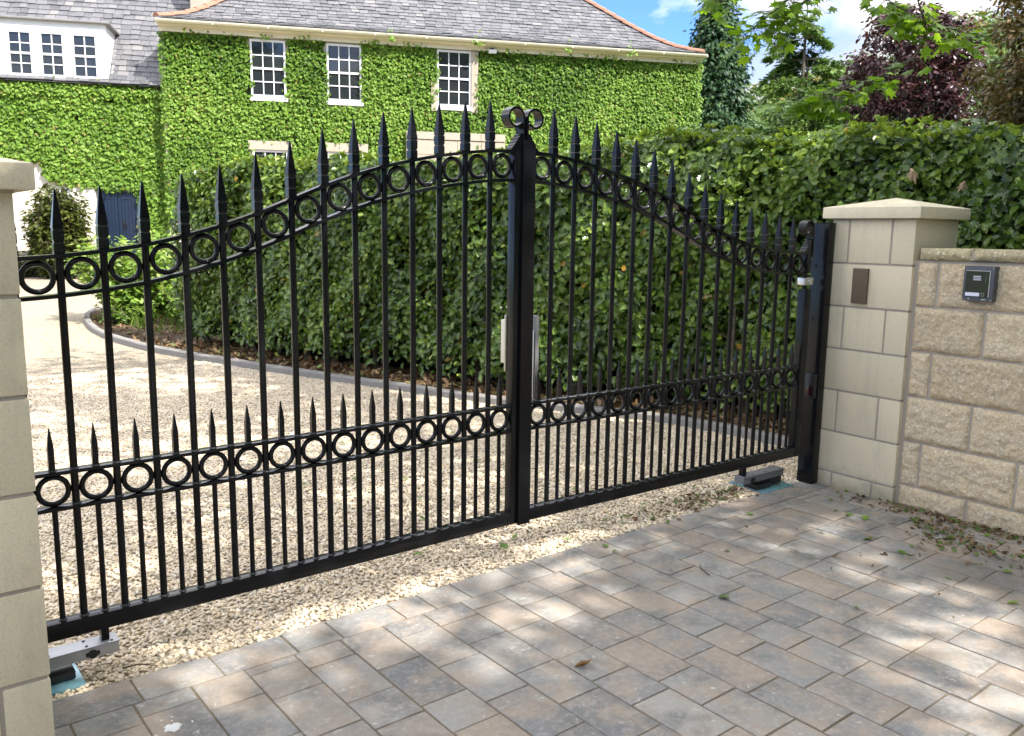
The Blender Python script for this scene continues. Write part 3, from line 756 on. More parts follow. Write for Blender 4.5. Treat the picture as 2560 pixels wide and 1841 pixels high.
# brown box on the pillar
x, y = rfr(2.1675, -.226)
p = empty('brown_cover_box', (x, y, 1.0625), aR, 'narrow upright brown box fixed on the right pillar', 'brown box')
MB().box((-.0185, -.044, 0), (.0, .044, .191), 0, .002).build('cover', M['brown'], p, 40)
MB().box((-.0005, -.040, .004), (.003, .040, .187), 0).build('back_plate', M['plastic'], p)

# intercom
p = empty('intercom_panel', (XW - .012, -.922, 1.122), 0, 'dark grey intercom panel with speaker slots and call button on the rough wall', 'intercom')
MB().box((-.034, -.071, 0), (.02, .071, .170), 0, .003).build('panel_case', M['pgrey'], p, 40)
mb = MB(); mb.box((-.0362, -.0505, .020), (-.0342, .0595, .146), 0); mb.build('face_plate', M['pface'], p)
mb = MB(); f = -.0372
mb.box((f, -.0535, .146), (-.0342, .0595, .1485)); mb.box((f, -.0535, .022), (-.0342, -.0507, .1458)); mb.build('trim_line', M['pline'], p)
mb = MB()
for i in range(3): mb.box((f, -.012, .102 + i * .0085), (-.0363, .024, .1055 + i * .0085), 0)
mb.build('speaker_slot', M['pwhite'], p)
mb = MB(); mb.box((-.0378, -.010, .024), (-.0363, .056, .041), 0, .0005); mb.build('name_window', M['pwhite'], p)
mb = MB(); mb.tube([(-.0363, -.026, .033), (-.0405, -.026, .033)], [.0098, .0088], 16); mb.tube([(-.0406, -.026, .033), (-.0415, -.026, .033)], .006, 12, 1); mb.build('call_button', [M['chrome'], M['plastic']], p, 40)
for yy, zz in ((.063, .008), (-.063, .008), (.063, .160), (-.063, .160)):
    MB().tube([(-.0342, yy, zz), (-.0362, yy, zz)], [.0042, .0030], 10).build('screw', M['chrome'], p, 40)
mb = MB()
for i in range(4): mb.tube([(-.0363, -.034, .096 + i * .010), (-.0367, -.034, .096 + i * .010)], .0014, 6)
mb.box((-.0346, -.040, .007), (-.0341, -.020, .011)); mb.box((-.0346, .034, .006), (-.0341, .044, .0085)); mb.box((-.0346, .035, .012), (-.0341, .043, .0145))
mb.build('small_mark', M['pline'], p)
# ------------------------------------------------------------------ house (local x along the facade, y away from the camera)
HU = 16.62
hs = empty('house', (5.61, 23.36, 0), R(-25), 'large ivy-clad house with slate roof, white sash windows and a blue door', 'house')
# walls
MB().box((0, .10, -.1), (HU, 10, 7.22)).build('main_wall', M['harl'], hs)
MB().box((-9, .50, -.1), (-.002, 8, 5.38)).build('wing_wall', M['harl'], hs)
# eaves board
mb = MB(); mb.box((-.03, -.26, 7.04), (HU + .03, .099, 7.09)); mb.box((-.02, -.04, 6.90), (HU + .02, .0985, 7.039)); mb.build('eaves_board', M['cream'], hs)
# gutter
mb = MB()
n = 9; sec = [(math.cos(math.pi + math.pi * i / n) * .085, math.sin(math.pi + math.pi * i / n) * .085) for i in range(n + 1)]
xs = np.linspace(-.05, HU + .05, 12)
for a, b in zip(xs[:-1], xs[1:]):
    for th in (0,):
        vs = [(x, -.345 + c, 7.155 + s) for x in (a, b) for c, s in sec]
        vs += [(x, -.345 + c * .9, 7.155 + s * .9) for x in (a, b) for c, s in sec]
        m_ = n + 1; fs = []
        for i in range(n): fs += [(i, i + 1, m_ + i + 1, m_ + i), (2 * m_ + i, 3 * m_ + i, 3 * m_ + i + 1, 2 * m_ + i + 1)]
        fs += [(0, m_, 3 * m_, 2 * m_), (n, 2 * m_ + n, 3 * m_ + n, m_ + n)]
        mb.add(vs, fs)
    mb.box((b - .02, -.434, 7.066), (b + .02, -.256, 7.140), 0, .02)
mb.build('gutter', M['cream'], hs, 50)

# slate roofs: every slate its own thin board
PROF = [(-.40, 7.16), (0, 7.27), (.58, 7.49), (1.15, 7.85), (1.75, 8.32), (2.36, 8.84), (3.07, 9.45), (5.2, 11.30)]
def roof_slates(mb, prof, ulim, expo=.235, wid=.29, seed=1, flip=None):
    rr = random.Random(seed)
    pts = [Vector((t, z)) for t, z in prof]
    cum = [0]
    for a, b in zip(pts[:-1], pts[1:]): cum.append(cum[-1] + (b - a).length)
    def at(s):
        for i in range(len(pts) - 1):
            if s <= cum[i + 1] or i == len(pts) - 2:
                f = (s - cum[i]) / (cum[i + 1] - cum[i]); return pts[i].lerp(pts[i + 1], f)
    s = 0; row = 0
    while s < cum[-1] - .02:
        p = at(s); q = at(min(s + expo * 1.9, cum[-1]))
        d = (q - p).normalized(); nrm = Vector((-d.y, d.x))
        u0, u1 = ulim(p.x)
        u = u0 - (rr.random() * wid)
        e = expo * (1 - .12 * s / cum[-1])
        while u < u1:
            w_ = wid * rr.uniform(.75, 1.25)
            a, b = max(u, u0), min(u + w_ - .012, u1)
            if b - a > .03:
                l0 = rr.gauss(0, .010); ln = expo * 1.7; lift = .040 + rr.gauss(0, .006)
                vs = []
                for uu, sk in ((a, rr.gauss(0, .004)), (b, rr.gauss(0, .004))):
                    lo = p + d * (l0 + sk) + nrm * lift; hi = p + d * ln + nrm * .004; lob = lo - nrm * .02
                    vs += [(uu, lo.x, lo.y), (uu, hi.x, hi.y), (uu, lob.x, lob.y)]
                mb.add(vs, [(0, 3, 4, 1), (0, 2, 5, 3), (0, 1, 2), (3, 5, 4)], 0, min(.97, max(0, rr.gauss(.48, .22))))
            u += w_
        s += e; row += 1
    return mb
mb = MB()
roof_slates(mb, PROF, lambda t: (max(t, -.04), HU - max(t, -.04)), seed=4)
for a, b in zip(PROF[:-1], PROF[1:]):      # underlay and the other three slopes
    ta, tb = a[0], b[0]
    def q4(pa, pb, pc, pd): mb.add([pa, pb, pc, pd], [(0, 1, 2, 3)], 0, .35)
    z0, z1 = a[1] - .02, b[1] - .02
    D_ = 10.4
    ua = max(ta, -.03)
    q4((ua, ta, z0), (HU - ua, ta, z0), (HU - tb, tb, z1), (tb, tb, z1))
    if ta < 0: continue
    q4((HU - ta, ta, z0), (HU - ta, D_ - ta, z0), (HU - tb, D_ - tb, z1), (HU - tb, tb, z1))
    q4((ta, ta, z0), (tb, tb, z1), (tb, D_ - tb, z1), (ta, D_ - ta, z0))
    q4((ta, D_ - ta, z0), (tb, D_ - tb, z1), (HU - tb, D_ - tb, z1), (HU - ta, D_ - ta, z0))
mb.build('main_roof', M['slate'], hs)
# hip tiles
for sgn, name in ((1, 'hip_tile'), (-1, 'hip_tile')):
    mb = MB(); pts = []
    for t in np.linspace(-.05, 5.1, 60):
        z = float(np.interp(t, [p[0] for p in PROF], [p[1] for p in PROF]))
        pts.append(Vector((t if sgn < 0 else HU - t, t, z + .03)))
    acc = 0; cur = [pts[0]]
    for a, b in zip(pts[:-1], pts[1:]):
        cur.append(b)
        if (b - cur[0]).length > .40 or b is pts[-1]:
            d = (cur[-1] - cur[0]).normalized(); side = d.cross(Vector((0, 0, 1))).normalized(); upv = side.cross(d)
            vs = []
            for p_, lift in ((cur[0] - d * .03, .028), (cur[-1], .008)):
                for k_ in range(7):
                    an = math.pi * (k_ / 6); vs.append(p_ + side * (math.cos(an) * .135) + upv * (math.sin(an) * .10 - .03 + lift))
            fs = [(i, i + 1, 8 + i, 7 + i) for i in range(6)] + [tuple(range(7)), tuple(range(13, 6, -1))]
            mb.add(vs, fs); cur = [b]
    mb.build(name, M['terra'], hs, 50)
# wing roof
WPROF = [(.22, 5.42), (.55, 5.60), (1.2, 6.34), (5.2, 10.95)]
mb = MB(); roof_slates(mb, WPROF, lambda t: (-9.2, 1.6 if t > .8 else -.01), .24, .28, 9)
for a, b in zip(WPROF[:-1], WPROF[1:]): mb.add([(-9.2, a[0], a[1] - .02), (1.6 if a[0] > .6 else -.01, a[0], a[1] - .02), (1.6 if b[0] > .6 else -.01, b[0], b[1] - .02), (-9.2, b[0], b[1] - .02)], [(0, 1, 2, 3)], 0, .3)
mb.add([(-9.2, 5.2, 10.93), (1.6, 5.2, 10.93), (1.6, 10, 5.4), (-9.2, 10, 5.4)], [(0, 1, 2, 3)], 0, .3)
mb.build('wing_roof', M['slate'], hs)
# small flat-topped chimney on the wing roof
cu, cy_ = 1.02, 2.45
ch = MB().box((cu - .40, cy_ - .35, 7.1), (cu + .42, cy_ + .5, 9.6), 0, .01).build('chimney', M['sand'], hs, 40)
MB().box((cu - .52, cy_ - .48, 7.55), (cu + .54, cy_ - .352, 7.98), 0, .01).build('flashing', M['white'], ch)

def sash(u0, u1, z0, z1, cols, rows, y, parent, sill=True, meet=True, jamb=.055):
    wn = MB(); fw_ = jamb
    wn.box((u0, y, z0 + .10), (u0 + fw_, y + .09, z1)); wn.box((u1 - fw_, y, z0 + .10), (u1, y + .09, z1))
    wn.box((u0 + fw_, y + .001, z1 - fw_ * 1.1), (u1 - fw_, y + .09, z1 - .001)); wn.box((u0 + fw_, y + .001, z0 + .101), (u1 - fw_, y + .09, z0 + .18))
    a, b, c, d = u0 + fw_, u1 - fw_, z0 + .18, z1 - fw_ * 1.1; mid = (c + d) / 2
    for i in range(1, cols):
        x = a + (b - a) * i / cols; wn.box((x - .015, y + .022, c), (x + .015, y + .06, d))
    for j in range(1, rows):
        zz = c + (d - c) * j / rows; hh = .030 if (meet and j * 2 == rows) else .015
        wn.box((a, y + (.012 if hh > .02 else .024), zz - hh), (b, y + .058, zz + hh))
    w_ = wn.build('window', M['white'], parent)
    g = MB()
    for (zz0, zz1, yy, tl) in ((c, mid, y + .050, .004), (mid, d, y + .040, -.006)):
        g.add([(a, yy, zz0), (b, yy + tl, zz0), (b, yy + tl * .3, zz1), (a, yy - tl, zz1)], [(0, 1, 2, 3)])
    g.build('pane', M['glass'], w_)
    if sill: MB().box((u0 - .04, y - .05, z0), (u1 + .04, y + .095, z0 + .0995), 0, .008).build('sill', M['white'], w_)
    return w_
UPW = [(2.44, 3.44, 5.11, 6.84), (4.62, 5.64, 5.09, 6.85), (7.92, 8.98, 5.09, 6.87)]
for a, b, c, d in UPW: sash(a, b, c, d, 3, 4, .012, hs)
LOW = [(2.42, 3.44, 1.9, 3.71), (4.60, 5.68, 1.9, 3.72)]
for a, b, c, d in LOW: sash(a, b, c, d, 3, 4, .012, hs)
for a, b, c, d in LOW:
    MB().box((a - .12, -.04, d + .002), (b + .12, .099, d + .26), 0, .01).build('lintel', M['sand'], hs)
for a, b, c, d in UPW[:2]:
    pass
MB().box((8.985, -.03, 5.05), (9.20, .099, 6.88), 0, .008).build('stone_jamb', M['sand'], hs)
MB().box((7.74, -.03, 5.05), (7.915, .099, 5.9), 0, .008).build('stone_jamb', M['sand'], hs)
# stone bay below the third window
mb = MB(); ub0, ub1 = 6.95, 10.05
for i, (z0, z1) in enumerate([(-.05, .9), (.91, 1.7), (1.71, 2.5), (2.51, 3.2), (3.21, 3.72), (3.73, 4.17), (4.18, 4.40)]):
    x = ub0; 
    while x < ub1 - .05:
        w_ = random.uniform(.55, 1.0) if i < 6 else random.uniform(.9, 1.3); e = min(x + w_, ub1)
        if ub1 - e < .3: e = ub1
        yy = -.17 if i < 6 else -.20
        mb.box((x + .004, yy, z0), (e - .004, .0985, z1), 0, .006); x = e
mb.build('stone_bay', M['sand'], hs)
# security lamp under the gutter
lp = MB().box((9.50, -.20, 6.82), (9.74, -.08, 6.93), 0, .01).build('flood_lamp', M['white'], hs)
MB().box((9.56, -.08, 6.90), (9.68, .09, 6.985)).build('lamp_bracket', M['iron'], lp)
# dormer with four sashes on the wing
dz0, dz1, dy = 5.42, 7.06, .42
dm = MB()
dm.box((-6.6, dy, dz0), (-1.50, dy + .10, 5.60), 0); dm.box((-6.6, dy, 6.74), (-1.50, dy + .10, dz1))
for a, b in ((-6.6, -6.35), (-5.15, -4.87), (-4.25, -4.05), (-3.43, -3.23), (-2.61, -2.40), (-1.75, -1.50)): dm.box((a, dy + .002, 5.601), (b, dy + .10, 6.739))
dm.box((-6.5, dy + .13, 5.5), (-1.56, dy + .2, 7.0))
d_ = dm.build('dormer', M['white'], hs)
for a, b in ((-4.86, -4.26), (-4.04, -3.44), (-3.22, -2.62), (-2.39, -1.76)):
    a -= .0
    wn = sash(a, b, 5.44, 6.76, 2, 4, dy - .02, d_, sill=False, jamb=.04)
# dormer cheek and lead roof
mb = MB(); x = -1.505
pr = [(dy + .1, 5.46), (dy + .1, 7.06), (1.90, 7.13), (1.2, 6.34), (.62, 5.68)]
mb.add([(x, a, b) for a, b in pr] + [(x - .06, a, b) for a, b in pr], [(0, 1, 2, 3, 4), (9, 8, 7, 6, 5), (0, 5, 6, 1), (1, 6, 7, 2), (2, 7, 8, 3), (3, 8, 9, 4), (4, 9, 5, 0)])
mb.build('cheek', M['white'], d_)
mb = MB(); mb.box((-6.7, dy - .12, 7.062), (-1.38, 2.05, 7.125), 0, .02); mb.build('dormer_roof', M['lead'], d_)
mb = MB(); mb.add([(-1.495, dy + .12, 5.50), (-1.47, .64, 5.76), (-1.47, 1.93, 7.22), (-1.495, 1.90, 7.06), (-1.36, .66, 5.74), (-1.36, 1.95, 7.20)], [(0, 1, 2, 3), (1, 4, 5, 2)]); mb.build('cheek_flashing', M['lead'], d_)
# blue double door with porch reveal
dr = MB(); u0, u1, z0, z1, y = -1.98, -.93, .12, 2.44, .46
dr.box((u0, y, z0), (u0 + .06, y + .05, z1)); dr.box((u1 - .06, y, z0), (u1, y + .05, z1)); dr.box((u0 + .06, y, z1 - .07), (u1 - .06, y + .05, z1))
xm = (u0 + u1) / 2
dr.box((u0 + .05, y + .034, z0), (u1 - .05, y + .0385, z1 - .05))
for a, b in ((u0 + .065, xm - .006), (xm + .006, u1 - .065)):
    nb = 5; wb = (b - a) / nb
    for i in range(nb): dr.box((a + i * wb + .004, y + (.022 if i not in (0, nb - 1) else .008), z0 + .02), (a + (i + 1) * wb - .004, y + .049, z1 - .075), 0, .003)
    dr.box((a + wb, y + .010, z1 - .24), (b - wb, y + .0215, z1 - .076)); dr.box((a + wb, y + .010, z0 + .02), (b - wb, y + .0215, z0 + .30))
d2 = dr.build('door', M['blue'], hs)
mb = MB(); cx_ = xm + .17
mb.tube([(cx_ + .045 * math.cos(t), y - .005, 1.42 + .06 * math.sin(t)) for t in np.linspace(0, 2 * math.pi, 15)], .011, 6); mb.box((cx_ - .03, y - .0, 1.46), (cx_ + .03, y + .021, 1.56)); mb.build('door_knocker', M['iron'], d2)
MB().box((u0 - .06, .44, z1 + .002), (u1 + .06, .499, z1 + .14)).build('door_lintel', M['cream'], hs)
MB().box((-2.72, .40, -.05), (-2.02, .499, 2.62), 0, .02).build('wall_buttress', M['harl'], hs)
MB().box((u0 - .1, -.1, -.05), (u1 + .1, .47, .12), 0, .02).build('door_step', M['sand'], hs)
wl2 = MB().box((-3.22, .46, 1.9), (-2.74, .499, 2.50)).build('window', M['white'], hs)
MB().box((-3.17, .452, 1.95), (-3.0, .4595, 2.45)).build('pane', M['glass'], wl2); MB().box((-2.96, .452, 1.95), (-2.79, .4595, 2.45)).build('pane', M['glass'], wl2)
MB().box((-4.6, -.35, -.05), (-3.05, .35, .70), 0, .02).build('planter_ledge', M['sand'], hs)

# ------------------------------------------------------------------ ivy
IVT = [(0, 0, 0), (.34, -.08, -.06), (.50, .28, -.10), (.26, .62, -.05), (0, 1.0, -.12), (-.26, .62, -.05), (-.50, .28, -.10), (-.34, -.08, -.06), (0, .45, .03)]
IVF = [(0, 1, 2, 8), (8, 2, 3, 4), (0, 8, 6, 7), (8, 4, 5, 6)]
def nz2(x, y, s, seed):
    return noise.noise(Vector((x * s, y * s, seed)))
def ivy(name, label, inside, u0, u1, z0, z1, ybase, n, size, seed, fringe=None):
    rg = np.random.default_rng(seed)
    pos = []; tip = []
    while len(pos) < n:
        u = rg.uniform(u0, u1); z = rg.uniform(z0, z1)
        j = .07
        if not inside(u + rg.normal(0, j * .6), z + rg.normal(0, j * .6)): continue
        b = .06 * nz2(u, z, 1.3, seed) + .03 * nz2(u, z, 5, seed + 4)
        if noise.noise(Vector((u * 2.3, z * 2.3, seed + 2))) < -.60: continue
        pos.append((u, ybase - .03 - max(0, rg.normal(.05, .04)) - b * .6, z)); tip.append(nz2(u, z, .55, seed + 9))
    if fringe is not None:
        for p in fringe(rg): pos.append(p); tip.append(.3)
    pos = np.array(pos); N = len(pos); tip = np.array(tip)
    nrm = np.stack([rg.normal(0, .42, N), -np.ones(N), .50 + rg.normal(0, .42, N)], 1)
    dr = np.stack([rg.normal(0, .55, N), -.25 * np.ones(N), -np.ones(N)], 1)
    X, Y, Z = axes(nrm, dr)
    tint = np.clip(.46 + rg.normal(0, .2, N) + .42 * tip, 0, .97); tint[rg.random(N) < .012] = 1
    ev = []; ef = []; st = .11
    for i in range(int((u1 - u0) / st) + 1):
        for j in range(int((z1 - z0) / st) + 1):
            u = u0 + i * st; z = z0 + j * st
            if inside(u, z) and inside(u + st, z) and inside(u, z + st) and inside(u + st, z + st):
                b = len(ev); yy = ybase - .012
                ev += [(u, yy, z), (u + st, yy, z), (u + st, yy, z + st), (u, yy, z + st)]; ef.append((b, b + 1, b + 2, b + 3))
    o = scatter(name, IVT, IVF, pos, X, Y, Z, size * rg.uniform(.65, 1.25, N), tint, [M['ivy'], M['ivymat']], None, False, (ev, ef, .2))
    o.location = (5.61, 23.36, 0); o.rotation_euler = (0, 0, R(-25))
    return tag(o, label, 'ivy')
def in_main(u, z):
    if not (0.02 < u < HU + .02): return False
    if z > 6.93 + .09 * nz2(u, 0, 2.2, 3): return False
    if z < .2: return False
    for a, b, c, d in UPW:
        e = .03 + .10 * nz2(z, u, 3, 6) + .04 * nz2(z, u, 9, 2)
        if a + e - .03 < u < b - e + .03 + (.18 if a > 7 else 0) and c - .02 < z: 
            return False
    for a, b, c, d in LOW:
        e = .10 + .10 * nz2(z, u, 2.5, 8)
        if a - e < u < b + e and z < d + .27 + .06 * nz2(u, z, 4, 2): return False
    if 7.02 + .12 * nz2(z, 0, 3, 5) < u < 10.0 + .1 * nz2(z, 1, 3, 5) and z < 4.40: return False
    return True
def fr_main(rg):
    out = []
    for i in range(900):                               # loose curtain at the right-hand corner
        z = rg.uniform(.5, 6.9); bul = .10 + .16 * (.5 + .5 * math.sin(z * 2.1 + 1)) * (z < 5.9)
        out.append((HU + rg.uniform(-.1, bul), rg.uniform(-.12, .7), z))
    for i in range(700): out.append((-.015 + rg.normal(0, .03), rg.uniform(-.02, .5), rg.uniform(.3, 6.9)))
    for i in range(420):                               # shoots reaching over the gutter
        u = rg.uniform(.1, HU)
        if nz2(u, 0, 1.6, 12) > .12: out.append((u + rg.normal(0, .1), -.05 - rg.uniform(0, .18), rg.uniform(6.85, 7.0)))
    for u in (6.5, 9.1, 11.95, 14.1):
        for i in range(26): out.append((u + rg.normal(0, .07), -.38 + rg.normal(0, .04), 6.98 + abs(rg.normal(0, .16))))
    return out
ivy('ivy', 'bright green ivy covering the taller main front of the house around its sash windows', in_main, 0, HU + .05, 1.6, 7.02, .095, 56000, .079, 21, fr_main)
def low_edge(u):
    return float(np.interp(u, [-9, -5.2, -4.47, -3.75, -3.5, -3.25, -2.5, -1.85, -1.0, -.86, -.80, 0], [3.1, 3.1, 3.18, 3.22, 3.30, 2.75, 2.55, 2.50, 2.54, 2.3, .1, .1]))
def in_wing(u, z):
    return -9 < u < -.01 and z < 5.36 + .10 * nz2(u, 1, 1.7, 3) and z > low_edge(u) + .06 * nz2(u, z, 5, 1)
def fr_wing(rg):
    out = []
    for i in range(2300):
        u = rg.uniform(-7, -.02); out.append((u, .50 - rg.uniform(.05, .22), 5.24 + rg.normal(0, .10)))
    return out
ivy('ivy', 'bright green ivy hanging over the low wing above the blue door', in_wing, -7.2, -.01, .2, 5.6, .495, 23000, .100, 33, fr_wing)

# ------------------------------------------------------------------ hedge
HP = [(3.45, -3.6), (3.40, -2.2), (3.36, -.9), (3.30, .1), (3.20, .9), (3.02, 1.65), (2.72, 2.35), (2.42, 2.98), (2.18, 3.6), (1.98, 4.2), (1.80, 4.8), (1.63, 5.4), (1.47, 6.0), (1.32, 6.6), (1.18, 7.2), (1.10, 7.75)]
HPv = np.array(HP); seg = np.linalg.norm(np.diff(HPv, axis=0), axis=1); HC = np.concatenate([[0], np.cumsum(seg)]); HLEN = HC[-1]
def hp(s):
    return np.stack([np.interp(s, HC, HPv[:, 0]), np.interp(s, HC, HPv[:, 1])], -1)
def hnorm(s):
    a = hp(np.clip(s - .15, 0, HLEN)); b = hp(np.clip(s + .15, 0, HLEN)); d = unit(b - a); return np.stack([-d[:, 1], d[:, 0]], -1)   # towards the drive
HT, HD = 2.15, 1.15
def hedge_top(s): return HT - .12 * (s / HLEN) + .06 * np.sin(s * 1.3 + 1) + .04 * np.sin(s * 3.7)
def hedge():
    rg = np.random.default_rng(5)
    root = empty('holly_hedge', (2.6, 3.0, 0), 0, 'long clipped dark green holly hedge curving behind the gate and the wall', 'hedge')
    off = np.array([2.6, 3.0, 0])
    nf, ntp, nend = 56000, 23000, 4500
    # front
    s = HLEN * rg.random(nf) ; z = .12 + (HT - .1) * rg.random(nf) ** .92
    lowkeep = rg.random(nf) < np.clip((z - .05) / .32, .22, 1); s, z = s[lowkeep], z[lowkeep]; n = len(s)
    nv = hnorm(s); p = hp(s)
    bulge = .07 * np.sin(s * 2.1 + z * 1.7) + .05 * np.sin(s * 5.3 - z * 4.1) + .04 * np.sin(s * 9 + z * 7)
    rnd = np.clip((z - (HT - .35)) / .35, 0, 1) ** 2 * .22 + np.clip((.3 - z) / .3, 0, 1) * .08 - .08
    dep = np.abs(rg.normal(0, .105, n)) - .04
    out = bulge - rnd - dep
    P1 = np.stack([p[:, 0] + nv[:, 0] * out, p[:, 1] + nv[:, 1] * out, np.minimum(z, hedge_top(s))], 1)
    N1 = np.stack([nv[:, 0], nv[:, 1], .45 + .9 * np.clip((z - 1.9) / .3, 0, 1)], 1)
    d1 = dep
    # top
    s = HLEN * rg.random(ntp); t = rg.random(ntp) * HD; nv = hnorm(s); p = hp(s)
    zz = hedge_top(s) - np.abs(rg.normal(0, .055, ntp)) + .045 * np.sin(s * 6 + t * 5) - .14 * np.clip((.22 - t) / .22, 0, 1) ** 2 + (rg.random(ntp) < .12) * rg.uniform(0, .10, ntp)
    P2 = np.stack([p[:, 0] - nv[:, 0] * t, p[:, 1] - nv[:, 1] * t, zz], 1); N2 = np.stack([nv[:, 0] * .35, nv[:, 1] * .35, np.ones(ntp)], 1); d2 = np.abs(rg.normal(0, .05, ntp))
    # far end
    e = hp(np.array([HLEN]))[0]; nv = hnorm(np.array([HLEN]))[0]; dv = unit(hp(np.array([HLEN])) - hp(np.array([HLEN - .3])))[0]
    t = rg.random(nend) * HD; z = .1 + (HT - .15) * rg.random(nend); dep = np.abs(rg.normal(0, .07, nend))
    ou = .06 * np.sin(z * 4 + t * 3) - dep - .2 * np.clip((z - 1.9) / .3, 0, 1) ** 2
    P3 = np.stack([e[0] - nv[0] * t + dv[0] * ou, e[1] - nv[1] * t + dv[1] * ou, z], 1); N3 = np.tile([dv[0], dv[1], .4], (nend, 1)); d3 = dep
    P = np.concatenate([P1, P2, P3]); Nn = np.concatenate([N1, N2, N3]); dd = np.concatenate([d1, d2, d3]); N = len(P)
    nrm = unit(Nn) + rg.normal(0, .42, (N, 3))
    dr = rg.normal(0, .8, (N, 3)) + unit(Nn) * .5 + np.array([0, 0, .05])
    X, Y, Z = axes(nrm, dr)
    isT = np.zeros(N); isT[len(P1):len(P1) + ntp] = 1
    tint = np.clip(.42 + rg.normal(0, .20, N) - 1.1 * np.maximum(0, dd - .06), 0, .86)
    tint = np.clip(tint + .16 * np.sin(P[:, 1] * 1.9 + 1.3 * P[:, 2]) * np.sin(P[:, 2] * 2.3 + P[:, 1] * .7) + .10 * np.sin(P[:, 1] * 6.1 + P[:, 2] * 4.7), 0, .86)
    young = rg.random(N) < (.055 + .20 * isT + .10 * np.clip((P[:, 2] - 2.0) / .2, 0, 1)); tint[young] = rg.uniform(.88, .985, young.sum())
    dead = rg.random(N) < .004; tint[dead] = 1
    size = .062 * rg.uniform(.65, 1.3, N); size[young] *= .8
    half = [(0, 0), (.11, .08), (.33, .15), (.215, .28), (.41, .42), (.225, .56), (.33, .74), (.115, .83), (0, 1.12)]
    zf = lambda x, y: .32 * abs(x) - .10 * (y - .4) ** 2
    T = [(x, y, zf(x, y)) for x, y in half] + [(-x, y, zf(x, y)) for x, y in half[1:-1]]
    F = [tuple(range(9)), (0, 8, 15, 14, 13, 12, 11, 10, 9)]
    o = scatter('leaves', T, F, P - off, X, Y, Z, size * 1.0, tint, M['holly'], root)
    # rosettes of young leaves standing up from the clipped top
    m_ = 900; s = HLEN * rg.random(m_); t = rg.random(m_) ** 1.5 * .8; nv = hnorm(s); p = hp(s)
    base = np.stack([p[:, 0] - nv[:, 0] * t, p[:, 1] - nv[:, 1] * t, hedge_top(s) - .05 * (t < .1) + rg.uniform(-.02, .07, m_)], 1)
    P = []; N_ = []; D = []
    for b in base:
        k_ = rg.integers(4, 7); a0 = rg.random() * 6.28
        for q in range(k_):
            a = a0 + q * 6.283 / k_; h = np.array([math.cos(a), math.sin(a), 0]); P.append(b + h * .006); D.append(h * .75 + [0, 0, .8]); N_.append(np.array([0, 0, .75]) - h * .8)
    P = np.array(P); X, Y, Z = axes(np.array(N_), np.array(D)); n = len(P)
    scatter('young_shoots', T, F, P - off, X, Y, Z, .05 * rg.uniform(.7, 1.25, n), rg.uniform(.86, .985, n), M['holly'], root)
    # dark heart
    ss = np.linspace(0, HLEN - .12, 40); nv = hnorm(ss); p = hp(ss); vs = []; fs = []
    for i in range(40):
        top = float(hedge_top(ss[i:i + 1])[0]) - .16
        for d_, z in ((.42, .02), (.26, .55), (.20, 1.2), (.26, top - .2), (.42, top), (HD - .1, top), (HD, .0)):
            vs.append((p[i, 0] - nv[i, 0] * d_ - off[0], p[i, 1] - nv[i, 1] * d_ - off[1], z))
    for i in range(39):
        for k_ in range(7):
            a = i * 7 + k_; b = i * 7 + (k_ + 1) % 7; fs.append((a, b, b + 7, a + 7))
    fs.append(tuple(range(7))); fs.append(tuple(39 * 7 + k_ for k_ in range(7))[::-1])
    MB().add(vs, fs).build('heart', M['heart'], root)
    # stems at the foot and bare twigs
    mb = MB(); rr = random.Random(3); s = .2
    while s < HLEN - .1:
        sa = np.array([s]); p = hp(sa)[0]; nv = hnorm(sa)[0]
        for q in range(rr.choice([1, 1, 2])):
            dq = rr.uniform(.08, .30); b = Vector((p[0] - nv[0] * dq - off[0], p[1] - nv[1] * dq - off[1], 0)); r0 = rr.uniform(.016, .040)
            tp = b + Vector((nv[0] * rr.uniform(-.15, .12) + rr.gauss(0, .10), nv[1] * rr.uniform(-.15, .12) + rr.gauss(0, .10), rr.uniform(.7, 1.3)))
            md = b.lerp(tp, .5) + Vector((rr.gauss(0, .04), rr.gauss(0, .04), 0))
            mb.tube([b, md, tp], [r0, r0 * .8, r0 * .45], 7)
            for e in range(3):
                st = b.lerp(tp, rr.uniform(.35, 1)); en = st + Vector((nv[0] * rr.uniform(0, .22) + rr.gauss(0, .15), nv[1] * rr.uniform(0, .22) + rr.gauss(0, .15), rr.uniform(-.05, .3)))
                mb.tube([st, st.lerp(en, .5) + Vector((0, 0, .03)), en], [.007, .005, .003], 5)
        s += rr.uniform(.22, .45)
    mb.build('stems', M['bark'], root, 60)
    # brown leaves caught in the hedge
hedge()
MAPLE = []
for ang, ln in ((90, 1.0), (68, .52), (50, .86), (22, .46), (5, .70), (-30, .34), (-62, .40)): MAPLE.append((ln * math.cos(R(ang)) * .62, .30 + ln * math.sin(R(ang)) * .72))
MPTS = MAPLE + [(0, 0)] + [(-x, y) for x, y in MAPLE[:0:-1]]
